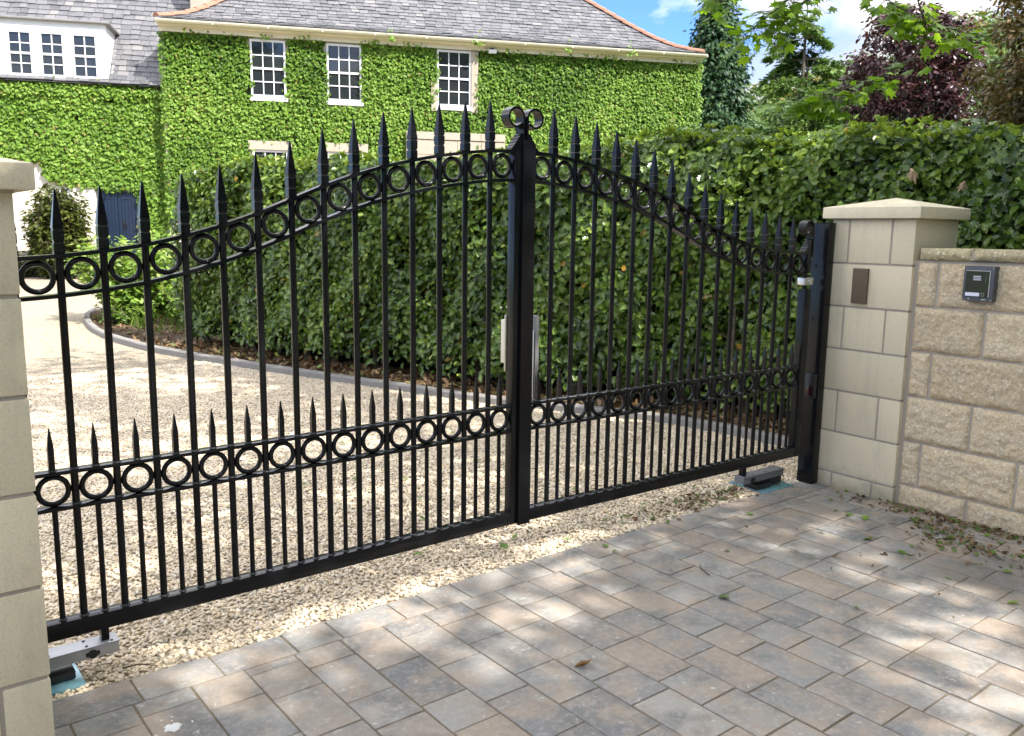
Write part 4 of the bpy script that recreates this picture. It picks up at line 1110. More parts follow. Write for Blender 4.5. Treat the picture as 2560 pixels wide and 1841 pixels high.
# order: tip, right side down, petiole, left side up
MT = [(x, y, -.22 * abs(x) - .12 * max(0, y - .3) ** 2) for x, y in MPTS] + [(0, .30, .02)]
MF = [(i, (i + 1) % len(MPTS), len(MPTS)) for i in range(len(MPTS))]
def one_leaf(name, T, F, loc, size, nrm, dr, mat, label, cat, group=None):
    X, Y, Z = axes(np.array([nrm], float), np.array([dr], float))
    o = scatter(name, T, F, np.zeros((1, 3)), X, Y, Z, [size], [.5], mat)
    o.location = loc
    return tag(o, label, cat, group)
DT = [(x * .8, y, -.75 * abs(x) - .35 * (y - .4) ** 2 + .12 * math.sin(9 * x + 5 * y)) for x, y, z in MT]
one_leaf('dead_leaf', DT, MF, (3.175, .0, 1.86), .105, (-.8, -.5, .3), (.1, -.3, -1), M['ftan'], 'large tan dead maple leaf caught in the hedge above the pillar cap', 'dead leaf')
one_leaf('dead_leaf', DT, MF, (3.245, -.31, 1.77), .080, (-.9, -.3, .2), (.2, .5, -.8), M['ftan'], 'smaller tan dead leaf in the hedge, to the right of the larger one', 'dead leaf')
# ------------------------------------------------------------------ trees, shrubs
LEAF6 = [(0, 0, 0), (.26, .28, -.05), (.24, .62, -.06), (0, 1, -.10), (-.24, .62, -.06), (-.26, .28, -.05), (0, .45, .04)]
LEAF6F = [(0, 1, 2, 6), (6, 2, 3), (6, 3, 4), (0, 6, 4, 5)]
QUAD = [(-.30, 0, 0), (.30, 0, 0), (.22, .8, -.06), (0, 1.05, -.12), (-.22, .8, -.06)]
QUADF = [(0, 1, 2, 3, 4)]
SPRAY = [(0, 0, 0), (.16, .18, 0), (.34, .36, -.05), (.17, .40, 0), (.30, .66, -.07), (.12, .66, -.02), (0, 1.1, -.14), (-.12, .66, -.02), (-.30, .66, -.07), (-.17, .40, 0), (-.34, .36, -.05), (-.16, .18, 0)]
SPRAYF = [tuple(range(12))]

def limb(rg, a, b, bend=.12, n=5):
    a = np.array(a, float); b = np.array(b, float); L_ = np.linalg.norm(b - a); pts = []
    o = rg.normal(0, bend * L_, 3)
    for i in range(n + 1):
        t = i / n; pts.append(a + (b - a) * t + o * math.sin(math.pi * t) + rg.normal(0, .015 * L_, 3) * (0 < i < n))
    return pts

def clump_leaves(rg, centers, rad, per, size, droop=.3, outward=None, flat=.7):
    """leaves gathered round clump centres; returns pos, nrm, dir, tint"""
    C_ = np.repeat(centers, per, 0); rr = np.repeat(rad, per)
    d = unit(rg.normal(0, 1, C_.shape)); r = rr * rg.random(len(C_)) ** .5
    off = d * r[:, None]; off[:, 2] *= flat
    pos = C_ + off
    nrm = d * .6 + np.array([0, 0, .7]) + rg.normal(0, .35, C_.shape)
    dr = d * .8 + np.array([0, 0, -droop]) + rg.normal(0, .4, C_.shape)
    ct = np.repeat(rg.normal(0, .13, len(centers)), per)
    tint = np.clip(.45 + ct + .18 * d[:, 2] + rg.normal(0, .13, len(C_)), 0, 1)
    return pos, nrm, dr, tint

def broadleaf(name, loc, H, crown_z, rx, ry, nclump, per, size, lmat, bmat, label, seed, T=LEAF6, F=LEAF6F, trunk_r=.12, lean=(0, 0), crad=.35, ncl_limb=26, shape=None, cat='tree', group=None, forks=1):
    rg = np.random.default_rng(seed)
    root = empty(name, loc, 0, label, cat, group)
    cz = (crown_z + H) / 2; rz = (H - crown_z) / 2
    cs = []
    while len(cs) < nclump:
        v = rg.uniform(-1, 1, 3); l = np.linalg.norm(v)
        if l > 1 or l < .35: continue
        if rg.random() > l ** 1.2: continue
        p = np.array([v[0] * rx, v[1] * ry, cz + v[2] * rz])
        w_ = 1 + .28 * noise.noise(Vector((v[0] * 1.7 + seed, v[1] * 1.7, v[2] * 1.7)))
        p[0] *= w_; p[1] *= w_
        if noise.noise(Vector((v[0] * 2.6, v[1] * 2.6 + seed, v[2] * 2.6))) < -.22: continue
        if shape is not None and not shape(p): continue
        cs.append(p)
    cs = np.array(cs)
    mb = MB(); top = np.array([lean[0], lean[1], crown_z + (H - crown_z) * .55])
    for fk in range(forks):
        tp = top + (rg.normal(0, .25 * rx, 3) * np.array([1, 1, .3]) if fk else 0)
        tr = limb(rg, (rg.normal(0, .04) * fk, 0, -.1), tp, .03, 8); mb.tube(tr, list(np.linspace(trunk_r * (1 if fk == 0 else .7), trunk_r * .25, len(tr))), 9)
    for i in rg.choice(len(cs), min(ncl_limb, len(cs)), False):
        f = rg.uniform(.25, .95); j = int(f * (len(tr) - 1)); 
        if tr[j][2] > cs[i][2] + .3: j = max(1, j - 2)
        lp_ = limb(rg, tr[j], cs[i], .08, 4); r0 = trunk_r * (1 - .7 * f) * .5
        mb.tube(lp_, list(np.linspace(r0, r0 * .15 + .003, len(lp_))), 6)
    mb.build('trunk', bmat, root, 60)
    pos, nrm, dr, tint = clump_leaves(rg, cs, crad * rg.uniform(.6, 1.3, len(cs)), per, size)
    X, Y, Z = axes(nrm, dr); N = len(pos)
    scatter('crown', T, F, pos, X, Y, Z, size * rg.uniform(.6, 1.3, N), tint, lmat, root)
    return root

# purple-leaved tree
broadleaf('purple_leaved_tree', (22.9, 10.4, 0), 8.0, 3.6, 1.75, 1.75, 380, 46, .15, M['purple'], M['gbark'], 'dark purple-leaved tree with a pale grey forked trunk beyond the hedge', 4, trunk_r=.11, lean=(.15, 0), crad=.36, forks=2, ncl_limb=34)
broadleaf('purple_leaved_tree', (24.4, 7.9, 0), 5.6, 3.2, 1.0, 1.0, 60, 40, .14, M['purple'], M['gbark'], 'low reddish-purple shrub to the right of the taller purple tree', 14, trunk_r=.06, crad=.34, ncl_limb=12)
# brown-green maple at the right edge
broadleaf('acer_tree', (15.05, 3.05, 0), 6.4, 2.1, 1.75, 1.75, 600, 48, .105, M['acer'], M['bark'], 'dense bronze-brown tree at the right edge of the photo', 9, trunk_r=.12, crad=.30, ncl_limb=40)
broadleaf('bare_topped_tree', (20.5, 5.6, 0), 8.6, 5.2, 1.5, 1.3, 90, 16, .10, M['purple'], M['gbark'], 'thin twiggy reddish treetop rising behind the bronze tree', 19, trunk_r=.09, crad=.42, ncl_limb=60)
# green background trees between and behind
for i, (x, y, h, r_, lab) in enumerate([(37, 15, 7.6, 2.6, 'mid-green bushy tree far behind the purple tree'), (44, 25.5, 10.2, 3.2, 'rounded green tree far behind the cedar, on the left'), (40, 10.5, 6.4, 2.2, 'pale green tree far off in the gap left of the bronze tree')]):
    broadleaf('green_tree', (x, y, 0), h, 1.0, r_, r_, 260, 30, .24, M['wood'], M['bark'], lab, 40 + i, trunk_r=.12, crad=.55, ncl_limb=10)
broadleaf('garden_shrub', (27.0, 15.2, 0), 4.9, .5, 1.6, 1.4, 150, 30, .15, M['cyp'], M['bark'], 'dark green shrub at the foot of the cedar just above the hedge', 51, trunk_r=.05, crad=.42, ncl_limb=10)
broadleaf('garden_shrub', (29.5, 13.0, 0), 5.0, .5, 1.7, 1.5, 150, 30, .16, M['cedar'], M['bark'], 'mid-green shrub under the purple tree just above the hedge', 52, trunk_r=.05, crad=.42, ncl_limb=10)

# cypress
def cypress(loc, H, rbase, label, seed):
    rg = np.random.default_rng(seed); root = empty('cypress_tree', loc, 0, label, 'tree')
    MB().tube([(0, 0, -.1), (.03, 0, H * .5), (0, .02, H * .96)], [.17, .10, .02], 10).build('trunk', M['bark'], root, 60)
    n = 520; z = H * (.06 + .94 * rg.random(n) ** 1.15); a = rg.random(n) * 6.283
    prof = np.interp(z / H, [0, .15, .45, .75, .92, 1], [.92, 1, .84, .55, .24, .02])
    r = rbase * prof * (1 + .10 * np.sin(a * 3 + z) + rg.normal(0, .09, n)) * .92
    cs = np.stack([r * np.cos(a), r * np.sin(a), z], 1); out = np.stack([np.cos(a), np.sin(a), 0 * a], 1); per = 62
    C_ = np.repeat(cs, per, 0); O_ = np.repeat(out, per, 0); N = len(C_)
    loc_ = rg.normal(0, 1, (N, 3)) * np.array([.19, .19, .22]); loc_[:, 2] -= .10 * np.abs((loc_[:, :2] * O_[:, :2]).sum(1)) * 4
    pos = C_ + loc_; pos -= O_ * np.maximum(0, rg.normal(.05, .12, N))[:, None]
    nrm = O_ * .5 + np.array([0, 0, .65]) + rg.normal(0, .35, (N, 3)); dr = O_ * .9 + np.array([0, 0, -.55]) + rg.normal(0, .4, (N, 3))
    X, Y, Z = axes(nrm, dr); tint = np.clip(.42 + np.repeat(rg.normal(0, .12, n), per) + rg.normal(0, .14, N) + .35 * loc_[:, 2], 0, 1)
    scatter('crown', SPRAY, SPRAYF, pos, X, Y, Z, .21 * rg.uniform(.6, 1.25, N), tint, M['cyp'], root)
cypress((25.9, 19.9, 0), 10.9, 1.78, 'tall dark green conical cypress just behind the corner of the house', 3)

# cedar with layered, drooping boughs
def cedar(loc, H, rmax, label, seed):
    rg = np.random.default_rng(seed); root = empty('cedar_tree', loc, 0, label, 'tree')
    mb = MB(); tr1 = [(0, 0, -.1), (.03, .02, H * .35), (-.05, 0, H * .68), (0, 0, H)]; mb.tube(tr1, [.20, .16, .09, .02], 10)
    mb.tube([(.10, .05, -.1), (.30, .1, H * .3), (.42, .1, H * .62), (.38, .1, H * .85)], [.15, .12, .07, .02], 9)
    P = []; Nn = []; D = []; Tt = []
    z = 1.4
    while z < H - .2:
        f = z / H
        for b in range(rg.integers(4, 7)):
            a = rg.random() * 6.283; L_ = rmax * np.interp(f, [0, .25, .55, .8, 1], [.8, 1, .8, .5, .12]) * rg.uniform(.65, 1.15)
            h = np.array([math.cos(a), math.sin(a), 0]); pts = []; ct = rg.normal(0, .14)
            rise = rg.uniform(.05, .35)
            for i in range(9):
                t = i / 8; pts.append(np.array([0, 0, z + rg.normal(0, .02)]) + h * L_ * t + np.array([0, 0, L_ * (rise * t - (.25 + rise) * t ** 2.2)]))
            mb.tube(pts, list(np.linspace(.045 * (1 - f * .6), .006, 9)), 5)
            side = np.array([-h[1], h[0], 0])
            for i in range(int(80 * L_ / 2) + 10):
                t = rg.uniform(.22, 1.03) ** .8; j = min(t * 8, 7.99); k_ = int(j); p = pts[k_] * (1 - (j - k_)) + pts[min(8, k_ + 1)] * (j - k_)
                sw = rg.normal(0, .22 * L_ * (1.05 - t) + .07); q = p + side * sw + np.array([0, 0, -.25 * abs(sw) - abs(rg.normal(0, .06))]) + h * rg.normal(0, .05)
                for m_ in range(4):
                    P.append(q + rg.normal(0, .055, 3)); D.append(h * .7 + side * np.sign(sw) * .6 + np.array([0, 0, -.65]) + rg.normal(0, .3, 3)); Nn.append(np.array([0, 0, 1.]) + rg.normal(0, .4, 3)); Tt.append(np.clip(.45 + ct + rg.normal(0, .15) + .25 * (t - .6), 0, 1))
        z += rg.uniform(.30, .50)
    mb.build('trunk', M['bark'], root, 60)
    P = np.array(P); X, Y, Z = axes(np.array(Nn), np.array(D)); N = len(P)
    scatter('crown', SPRAY, SPRAYF, P, X, Y, Z, .20 * rg.uniform(.6, 1.3, N), np.array(Tt), M['cedar'], root)
cedar((30.7, 19.1, 0), 10.9, 3.3, 'cedar with a twin trunk and layered drooping boughs between the cypress and the purple tree', 6)

# bush by the house and the shrub in the bed
def bush(name, loc, H, rx, ry, nst, per, size, T, F, lmat, label, seed, up=.6, droop=.2, zmin=.12):
    rg = np.random.default_rng(seed); root = empty(name, loc, 0, label, 'shrub')
    mb = MB(); P = []; Nn = []; D = []; Tt = []
    for i in range(nst):
        a = rg.random() * 6.283; r = rg.random() ** .5; zz = H * rg.uniform(.35, 1.0) * (1 - .25 * r ** 2)
        e = np.array([rx * r * math.cos(a), ry * r * math.sin(a), zz]); b = np.array([.25 * rx * r * math.cos(a), .25 * ry * r * math.sin(a), 0])
        pts = limb(rg, b, e, .07, 6); mb.tube(pts, list(np.linspace(.016, .003, 7)), 5); ct = rg.normal(0, .12)
        for q in range(per):
            t = rg.uniform(zmin, 1.02); j = min(t * 6, 5.99); k_ = int(j); p = pts[k_] * (1 - (j - k_)) + pts[k_ + 1] * (j - k_)
            d = unit(rg.normal(0, 1, (1, 3)))[0]
            P.append(p + d * rg.random() * .10 * H * .6); D.append(d * .8 + np.array([0, 0, up - droop]) ); Nn.append(np.array([0, 0, 1.]) + d * .4 + rg.normal(0, .3, 3)); Tt.append(np.clip(.35 + ct + .35 * (t - .5) + rg.normal(0, .14), 0, 1))
    mb.build('stems', M['bark'], root, 60)
    P = np.array(P); X, Y, Z = axes(np.array(Nn), np.array(D)); N = len(P)
    scatter('foliage', T, F, P, X, Y, Z, size * rg.uniform(.6, 1.3, N), np.array(Tt), lmat, root)
bush('yew_bush', (2.62, 23.05, 0), 2.62, .80, .75, 260, 74, .15, SPRAY, SPRAYF, M['yew'], 'dark olive-green feathery bush beside the white wall left of the blue door', 7, up=.1, droop=.4, zmin=.10)
bush('variegated_shrub', (1.45, 11.15, 0.02), 1.52, .98, .85, 150, 60, .10, LEAF6, LEAF6F, M['laurel'], 'light yellow-green leafy shrub at the end of the flower bed', 8)
bush('low_plant', (1.95, 9.7, 0.02), .95, .6, .5, 60, 44, .08, LEAF6, LEAF6F, M['laurel'], 'small pale sunlit plant between the shrub and the end of the hedge', 12)
bush('green_plant', (1.05, 10.35, 0.02), .42, .42, .35, 24, 24, .085, LEAF6, LEAF6F, M['holly'], 'low dark-leaved plant at the front of the flower bed', 13)
bush('low_shrub', (1.9, 24.2, 0), .75, 1.7, .6, 60, 40, .09, LEAF6, LEAF6F, M['yew'], 'low dark planting along the foot of the house below the yew bush', 15)
# red-tipped shoot above the hedge
bush('pink_shrub', (5.75, 2.75, 0), 2.62, .28, .28, 16, 26, .06, LEAF6, LEAF6F, M['pink'], 'small pink-leaved shoot poking just above the hedge top in front of the cypress', 16, zmin=.7)

# grass tufts in the bed and leaf litter (uncountable)
def bed_stuff():
    rg = np.random.default_rng(77)
    hpp = hp(np.linspace(.5, HLEN, 400)); hn = hnorm(np.linspace(.5, HLEN, 400))
    idx = rg.integers(0, 400, 5200); out = rg.uniform(-.25, .50, 5200)
    P = np.stack([hpp[idx, 0] + hn[idx, 0] * out, hpp[idx, 1] + hn[idx, 1] * out, .035 + rg.random(5200) * .035], 1)
    kx = np.array(KERB)
    # keep those behind the kerb
    ykx = np.interp(P[:, 1], kx[:20, 1], kx[:20, 0]); P = P[P[:, 0] > ykx + .10]
    n2 = 900; Q = np.stack([rg.uniform(.6, 2.2, n2), rg.uniform(7.6, 11.5, n2), .035 + rg.random(n2) * .03], 1)
    Q = Q[Q[:, 0] > np.interp(Q[:, 1], kx[:20, 1], kx[:20, 0]) + .12]
    P = np.concatenate([P, Q]); N = len(P)
    X, Y, Z = axes(np.array([0, 0, 1.]) + rg.normal(0, .5, (N, 3)), rg.normal(0, 1, (N, 3)))
    tag(scatter('leaf_litter', LEAF6, LEAF6F, P, X, Y, Z, .065 * rg.uniform(.5, 1.4, N), rg.random(N), M['litter']), 'dry brown leaf litter lying along the foot of the hedge', 'leaf litter', kind='stuff')
    # debris along the wall foot and by the right gate motor
    P = []
    for c, s, n in (((2.10, -.66), (.05, .06), 70), ((2.12, -1.0), (.03, .18), 190), ((1.98, -.86), (.08, .05), 75), ((1.86, -1.0), (.09, .06), 110), ((1.80, -1.12), (.05, .07), 60), ((1.84, -1.34), (.10, .10), 120), ((2.1, -1.45), (.04, .2), 170), ((1.62, -1.0), (.35, .30), 90), ((2.06, -.42), (.05, .12), 40)):
        q = rg.normal(0, 1, (n, 2)) * np.array(s) + np.array(c); P.append(np.concatenate([q, .004 + rg.random((n, 1)) * .012], 1))
    P = np.concatenate(P); P = P[P[:, 0] < 2.158]; N = len(P)
    X, Y, Z = axes(np.array([0, 0, 1.]) + rg.normal(0, .45, (N, 3)), rg.normal(0, 1, (N, 3)))
    tag(scatter('wind_blown_litter', LEAF6, LEAF6F, P, X, Y, Z, .030 * rg.uniform(.25, 1.3, N), np.where(rg.random(N) < .3, 1.0, rg.random(N) * .9), M['litter']), 'wind-blown leaf crumbs on the paving along the foot of the wall', 'leaf litter', kind='stuff')
    q = np.stack([rg.normal(1.35, .33, 420), rg.normal(.06, .06, 420), .006 + rg.random(420) * .012], 1); N = 420
    X, Y, Z = axes(np.array([0, 0, 1.]) + rg.normal(0, .4, (N, 3)), rg.normal(0, 1, (N, 3)))
    tag(scatter('moss_debris', LEAF6, LEAF6F, q, X, Y, Z, .028 * rg.uniform(.3, 1.3, N), np.where(rg.random(N) < .35, 1.0, rg.random(N) * .7), M['litter']), 'brown and mossy plant debris on the gravel near the right gate motor', 'leaf litter', kind='stuff')
    # grass blades in the bed
    n = 1500; c = np.stack([rg.uniform(1.0, 2.4, n), rg.uniform(8.3, 11.8, n)], 1); c = c[c[:, 0] > np.interp(c[:, 1], kx[:20, 1], kx[:20, 0]) + .25]
    keep = np.array([noise.noise(Vector((a * 1.8, b * 1.8, 3))) > .02 for a, b in c]); c = c[keep]; N = len(c)
    BL = [(-.05, 0, 0), (.05, 0, 0), (.03, .6, .06), (0, 1, .2), (-.03, .6, .06)]
    X, Y, Z = axes(rg.normal(0, 1, (N, 3)) * np.array([1, 1, .3]), np.array([0, 0, 1.]) + rg.normal(0, .35, (N, 3)))
    tag(scatter('grass', BL, [(0, 1, 2, 3, 4)], np.concatenate([c, np.full((N, 1), .03)], 1), X, Y, Z, .17 * rg.uniform(.6, 1.4, N), rg.random(N), M['grass']), 'tufts of grass growing in the flower bed beside the shrub', 'grass', kind='stuff')
bed_stuff()

# ------------------------------------------------------------------ maple above the entrance (trunk outside the frame, low boughs reach into it)
def maple():
    rg = np.random.default_rng(31); loc = np.array([6.2, -3.2, 0]); root = empty('maple_tree', tuple(loc), 0, 'fresh green maple whose low boughs hang into the top right of the photo', 'tree')
    mb = MB(); tr = limb(rg, (0, 0, -.1), (-.5, -.2, 8.2), .02, 8); mb.tube(tr, list(np.linspace(.26, .08, 9)), 12)
    gaps = ((-.52, -.38, .50), (.24, .02, .42), (1.30, -.36, .42), (1.22, -1.35, .48), (.62, -1.80, .44), (-1.45, .05, .42))
    def in_gap(x, y): return any(math.hypot(x - a, (y - b) * .8) < r for a, b, r in gaps)
    cs = []
    while len(cs) < 560:
        v = rg.uniform(-1, 1, 3); l = np.linalg.norm(v)
        if l > 1 or l < .2: continue
        p = np.array([1.9 + v[0] * 4.9, -4.9 + v[1] * 6.4, 6.9 + v[2] * 1.9])
        gy = p[1] - sv.y / sv.z * p[2]
        if in_gap(p[0] - sv.x / sv.z * p[2], gy): continue
        hx, hy = p[0] - sv.x / sv.z * (p[2] - 2.1), p[1] - sv.y / sv.z * (p[2] - 2.1)
        if noise.noise(Vector((p[0] * .55, p[1] * .55, p[2] * .45))) < (-.5 if gy < .3 else -.26): continue
        if hx > 2.0 and hy > -.2 and rg.random() < .9: continue
        dx, dy = p[0] + 2.2413, p[1] + 2.7707
        fwd = dx * .6223 + dy * .7828
        if fwd > 0 and (p[2] - 1.43) < .40 * math.hypot(dx, dy) + .5: continue     # its lower skirt stays above the drive
        cs.append(p - loc)
    m_ = 0
    while m_ < 215:                              # thicker over the entrance
        gx, gy, z = rg.uniform(-2.2, 3.2), rg.uniform(-3.0, .1), rg.uniform(6.0, 8.2)
        p = np.array([gx + sv.x / sv.z * z, gy + sv.y / sv.z * z, z])
        dx, dy = p[0] + 2.2413, p[1] + 2.7707
        if dx * .6223 + dy * .7828 > 0 and (z - 1.43) < .40 * math.hypot(dx, dy) + .5: continue
        if in_gap(gx, gy): continue
        cs.append(p - loc); m_ += 1
    for _ in range(26):                          # and over the left pillar
        gx, gy, z = rg.uniform(-2.7, -1.7), rg.uniform(-1.1, -.2), rg.uniform(6.2, 8.0)
        cs.append(np.array([gx + sv.x / sv.z * (z - 1.0), gy + sv.y / sv.z * (z - 1.0), z]) - loc)
    cs = np.array(cs)
    for i in rg.choice(len(cs), 70, False):
        j = int(rg.integers(3, 8)); lp_ = limb(rg, tr[j], cs[i], .06, 6); mb.tube(lp_, list(np.linspace(.07, .008, 7)), 6)
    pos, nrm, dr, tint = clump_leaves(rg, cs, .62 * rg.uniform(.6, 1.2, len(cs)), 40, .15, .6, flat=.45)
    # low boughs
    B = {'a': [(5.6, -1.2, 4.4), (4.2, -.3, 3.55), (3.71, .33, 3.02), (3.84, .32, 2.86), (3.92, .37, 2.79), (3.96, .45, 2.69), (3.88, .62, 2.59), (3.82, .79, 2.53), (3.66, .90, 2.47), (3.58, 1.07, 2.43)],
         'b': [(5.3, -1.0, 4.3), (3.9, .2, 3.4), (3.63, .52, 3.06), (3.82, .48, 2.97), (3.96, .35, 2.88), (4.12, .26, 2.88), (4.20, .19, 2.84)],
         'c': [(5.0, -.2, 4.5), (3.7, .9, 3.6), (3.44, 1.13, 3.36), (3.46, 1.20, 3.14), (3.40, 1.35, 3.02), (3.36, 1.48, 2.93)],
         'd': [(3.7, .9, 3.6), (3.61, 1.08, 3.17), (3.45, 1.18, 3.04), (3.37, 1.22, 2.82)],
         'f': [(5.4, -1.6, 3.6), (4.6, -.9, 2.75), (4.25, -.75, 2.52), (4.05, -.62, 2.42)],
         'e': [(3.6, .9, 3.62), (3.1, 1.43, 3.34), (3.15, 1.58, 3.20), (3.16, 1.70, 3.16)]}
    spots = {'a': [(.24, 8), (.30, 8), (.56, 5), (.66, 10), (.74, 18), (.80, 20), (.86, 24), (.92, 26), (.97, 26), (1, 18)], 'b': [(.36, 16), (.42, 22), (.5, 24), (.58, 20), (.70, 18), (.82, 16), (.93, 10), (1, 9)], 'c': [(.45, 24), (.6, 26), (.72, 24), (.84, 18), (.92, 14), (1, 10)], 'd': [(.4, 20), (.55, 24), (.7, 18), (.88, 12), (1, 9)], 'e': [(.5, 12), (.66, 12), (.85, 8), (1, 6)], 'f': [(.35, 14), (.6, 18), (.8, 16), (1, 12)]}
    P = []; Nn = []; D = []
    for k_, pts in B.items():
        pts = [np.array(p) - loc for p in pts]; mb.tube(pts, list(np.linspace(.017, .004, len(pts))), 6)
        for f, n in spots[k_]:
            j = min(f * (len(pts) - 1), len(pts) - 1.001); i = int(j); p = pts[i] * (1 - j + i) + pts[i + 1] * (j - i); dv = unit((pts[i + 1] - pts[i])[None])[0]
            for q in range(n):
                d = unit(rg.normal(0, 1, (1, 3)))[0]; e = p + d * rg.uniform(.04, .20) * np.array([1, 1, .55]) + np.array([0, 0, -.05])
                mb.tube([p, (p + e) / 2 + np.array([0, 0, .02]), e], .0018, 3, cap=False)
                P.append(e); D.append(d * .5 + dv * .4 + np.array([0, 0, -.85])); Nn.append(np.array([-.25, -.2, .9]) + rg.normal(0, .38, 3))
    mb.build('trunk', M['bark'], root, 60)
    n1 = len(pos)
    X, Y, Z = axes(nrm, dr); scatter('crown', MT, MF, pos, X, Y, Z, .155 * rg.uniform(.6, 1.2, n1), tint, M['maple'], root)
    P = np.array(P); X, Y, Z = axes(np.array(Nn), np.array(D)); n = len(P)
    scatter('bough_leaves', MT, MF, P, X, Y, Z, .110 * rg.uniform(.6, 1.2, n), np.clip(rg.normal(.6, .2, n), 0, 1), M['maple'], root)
maple()

# ------------------------------------------------------------------ unseen trees added behind the viewer to darken gate and window reflections
def unseen_belt():
    rg = np.random.default_rng(8); n = 640
    a = rg.uniform(-75, 75, n); d = rg.uniform(24, 32, n); top = np.where(a < -44, 8.0, 16.6) + 2 * np.sin(a * .11) + 2 * np.sin(a * .31 + 1)
    x = -2 + d * np.tan(np.radians(np.clip(a, -70, 70))) * .9; y = -3 - d
    z = top * rg.random(n) ** .8
    cs = np.stack([x, y, z], 1); pos, nrm, dr, tint = clump_leaves(rg, cs, rg.uniform(1.4, 2.8, n), 40, .5)
    X, Y, Z = axes(nrm, dr); N = len(pos)
    tag(scatter('unseen_tree_belt', LEAF6, LEAF6F, pos, X, Y, Z, 1.25 * rg.uniform(.6, 1.3, N), tint, M['wood']), 'belt of dark green trees across the road behind the viewer', 'woodland', kind='stuff')
unseen_belt()

# ------------------------------------------------------------------ far hillside with trees
def hill():
    vs = []; fs = []; nx, ny = 60, 24; rg = np.random.default_rng(2)
    def hz(az, d):
        t = min(1, max(0, (d - 55) / 75)); top = np.interp(az, [20, 40, 50, 60, 66, 74, 90], [8, 14, 18, 23, 27.5, 26, 24])
        return -.3 + (top * t * t * (3 - 2 * t) + (1.2 * noise.noise(Vector((az * .3, d * .05, 1)))) * t) * (1 - max(0, (d - 130) / 260))
    for i in range(nx + 1):
        az = 15 + 80 * i / nx
        for j in range(ny + 1):
            d = 50 + (250 - 50) * (j / ny) ** 1.3; vs.append((-2.2 + d * math.sin(R(az)), -2.8 + d * math.cos(R(az)), hz(az, d)))
    for i in range(nx):
        for j in range(ny): a = i * (ny + 1) + j; fs.append((a, a + 1, a + ny + 2, a + ny + 1))
    tag(MB().add(vs, fs).build('hill', M['lawn'], None, True), kind='structure')
    cs = []
    for i in range(950):
        az = rg.uniform(36, 80); d = rg.uniform(62, 150); cs.append((-2.2 + d * math.sin(R(az)), -2.8 + d * math.cos(R(az)), hz(az, d) + rg.uniform(.2, 1.8)))
    cs = np.array(cs); pos, nrm, dr, tint = clump_leaves(rg, cs, rg.uniform(.9, 2.2, len(cs)), 46, .5)
    tint = np.clip(tint + np.repeat(rg.choice([-.1, 0, .1, .32], len(cs), p=[.3, .35, .25, .10]), 46), 0, 1)
    X, Y, Z = axes(nrm, dr); N = len(pos)
    tag(scatter('hillside_woodland', LEAF6, LEAF6F, pos, X, Y, Z, .75 * rg.uniform(.6, 1.3, N), tint, M['wood']), 'sunlit green and russet scrub covering the far hillside', 'woodland', kind='stuff')
hill()

# ------------------------------------------------------------------ fallen leaves
OVAL = [(0, 0, 0), (.22, .16, .02), (.34, .42, .05), (.26, .74, .03), (0, 1, .10), (-.26, .74, .06), (-.34, .42, .07), (-.22, .16, .03), (0, .45, -.01)]
OVF = [(0, 1, 2, 8), (8, 2, 3, 4), (0, 8, 6, 7), (8, 4, 5, 6)]
def fallen(key, pts, size, mat, label, group, z, T=OVAL, F=OVF, name='fallen_leaf'):
    rr = random.Random(len(pts) * 7 + 3); src = None
    for x, y in pts:
        if src is None:
            mb = MB(); mb.add([(a * 1.0, b - .5, c) for a, b, c in T], F); src = o = mb.build(name, mat)
        else:
            o = src.copy(); COL.objects.link(o)
        o.location = (x, y, z + rr.uniform(0, .003)); s = size * rr.uniform(.6, 1.25); o.scale = (s, s * rr.uniform(.8, 1.1), s * rr.uniform(.6, 2.2))
        o.rotation_euler = (rr.gauss(0, .18), rr.gauss(0, .18), rr.uniform(0, 6.28)); tag(o, label, 'fallen leaf', group)
fallen('p', [(1.92, -.35), (1.76, -.55), (1.78, -.63), (1.77, -.47), (1.41, -.61), (.75, -1.17), (1.47, -.98), (1.66, -1.07), (1.72, -1.2), (1.8, -1.23), (1.62, -1.37), (1.58, -.97), (1.35, -.24), (.43, -.12), (.84, -.49), (.42, -.19), (1.95, -.79), (1.9, -.83), (1.87, -.93), (1.83, -1.03), (2.05, -1.0), (2.02, -1.12), (1.97, -1.2)], .045, M['fgreen'], 'small fallen green leaf lying flat on the block paving', 'green leaves fallen on the paving', .005)
fallen('big', [(1.51, -.80)], .068, M['fgreen'], 'largest green leaf lying on the paving, out in front of the intercom wall', None, .006)
fallen('mid', [(.42, -.80)], .062, M['fgreen'], 'green leaf lying alone on the paving near the middle of the picture', None, .006)
fallen('olive', [(1.30, -1.52)], .055, M['laurel'], 'yellow-green leaf on the paving nearest the lower right corner', None, .006)
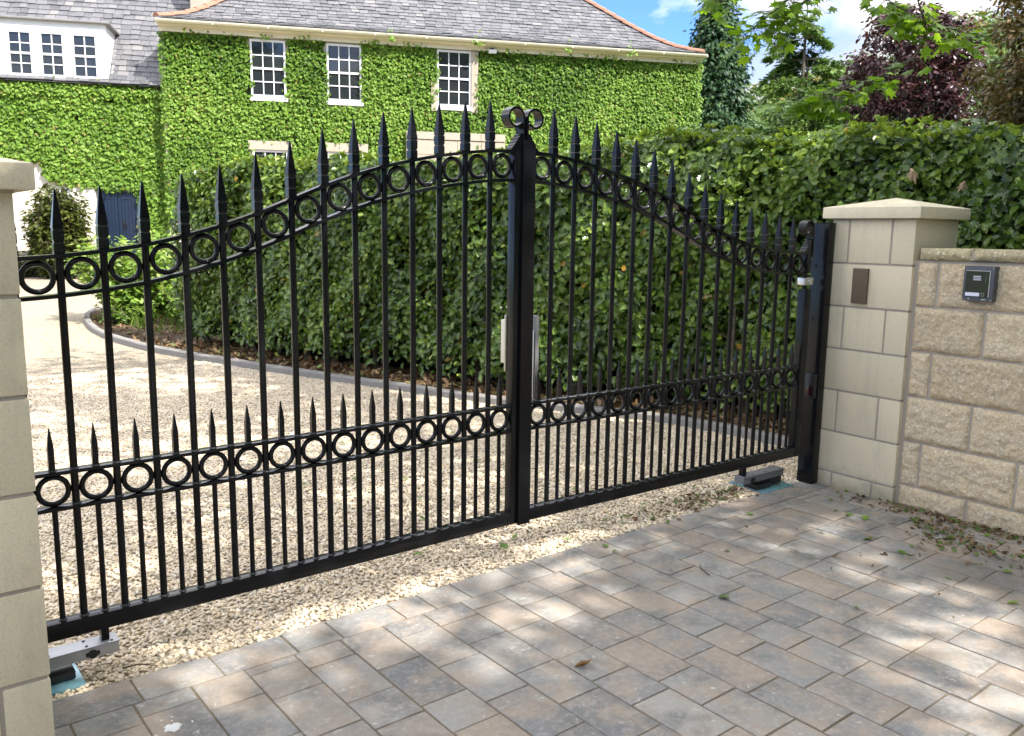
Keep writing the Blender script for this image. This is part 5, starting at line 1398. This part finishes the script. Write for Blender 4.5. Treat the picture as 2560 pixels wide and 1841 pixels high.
fallen('g', [(-.05, .69), (-.32, .30), (.28, 2.98), (.7, 3.05), (1.21, 3.59), (.58, 3.36), (1.86, 3.68), (1.53, 4.44), (.12, .97), (0, 1.49), (-.27, 1.56), (.24, 1.33), (-.02, 1.84), (.33, 2.27), (.33, .03), (.16, .21), (.04, .14), (.9, .6), (1.3, .4), (1.5, 1.1), (.8, 1.4), (1.1, 2.1), (1.5, 1.9), (.5, .45), (1.0, .18), (1.25, .05), (.7, .9), (-.9, 2.2), (-.6, 3.4)], .052, M['fgreen'], 'small fallen green leaf lying on the pale gravel', 'green leaves fallen on the gravel', .012)
fallen('b', [(-.40, -.86)], .075, M['fbrown'], 'curled brown leaf lying on the paving in the foreground', None, .006, [(a * .6, b, c * 3) for a, b, c in OVAL], OVF)
fallen('r', [(-1.35, 4.3), (-1.72, 4.1)], .07, M['fbrown'], 'small brown leaf on the gravel seen between the left gate bars', 'brown leaves on the gravel', .012)
# twigs
mb = MB(); mb.tube([(0, 0, 0), (.05, .012, .004), (.11, -.004, .002)], [.003, .0028, .0012], 6); tw = tag(mb.build('twig', M['bark'], None, 60, (-1.62, .02, .014)), 'thin brown twig on the gravel beside the left gate motor', 'twig'); tw.rotation_euler = (0, 0, -.5)
t2 = tw.copy(); COL.objects.link(t2); t2.location = (.55, -.62, .006); t2.rotation_euler = (0, 0, 1.1); tag(t2, 'thin curved twig lying on the paving in the right half', 'twig')
# white splash on a paver
mb = MB(); rr = random.Random(5); n = 26; vs = []
for i in range(n):
    a = 6.283 * i / n; r_ = .026 * rr.uniform(.62, 1.0) * (1.2 if i % 7 == 0 else 1); vs.append((r_ * math.cos(a) * 1.1, r_ * math.sin(a), 0))
vs2 = [(x * .7, y * .7, .0022) for x, y, z in vs]
mb.add(vs + vs2 + [(0, 0, .003)], [(i, (i + 1) % n, n + (i + 1) % n, n + i) for i in range(n)] + [(n + i, n + (i + 1) % n, 2 * n) for i in range(n)])
for i in range(6): 
    a = rr.uniform(0, 6.28); d = rr.uniform(.03, .06); mb.lathe([(.003, 0), (.0025, .001)], (d * math.cos(a), d * math.sin(a), 0), 7)
o = mb.build('white_splash', M['splash'], None, 40, (-1.59, -.40, .0022)); tag(o, 'white splash mark on a paver in the lower left', 'paint mark')
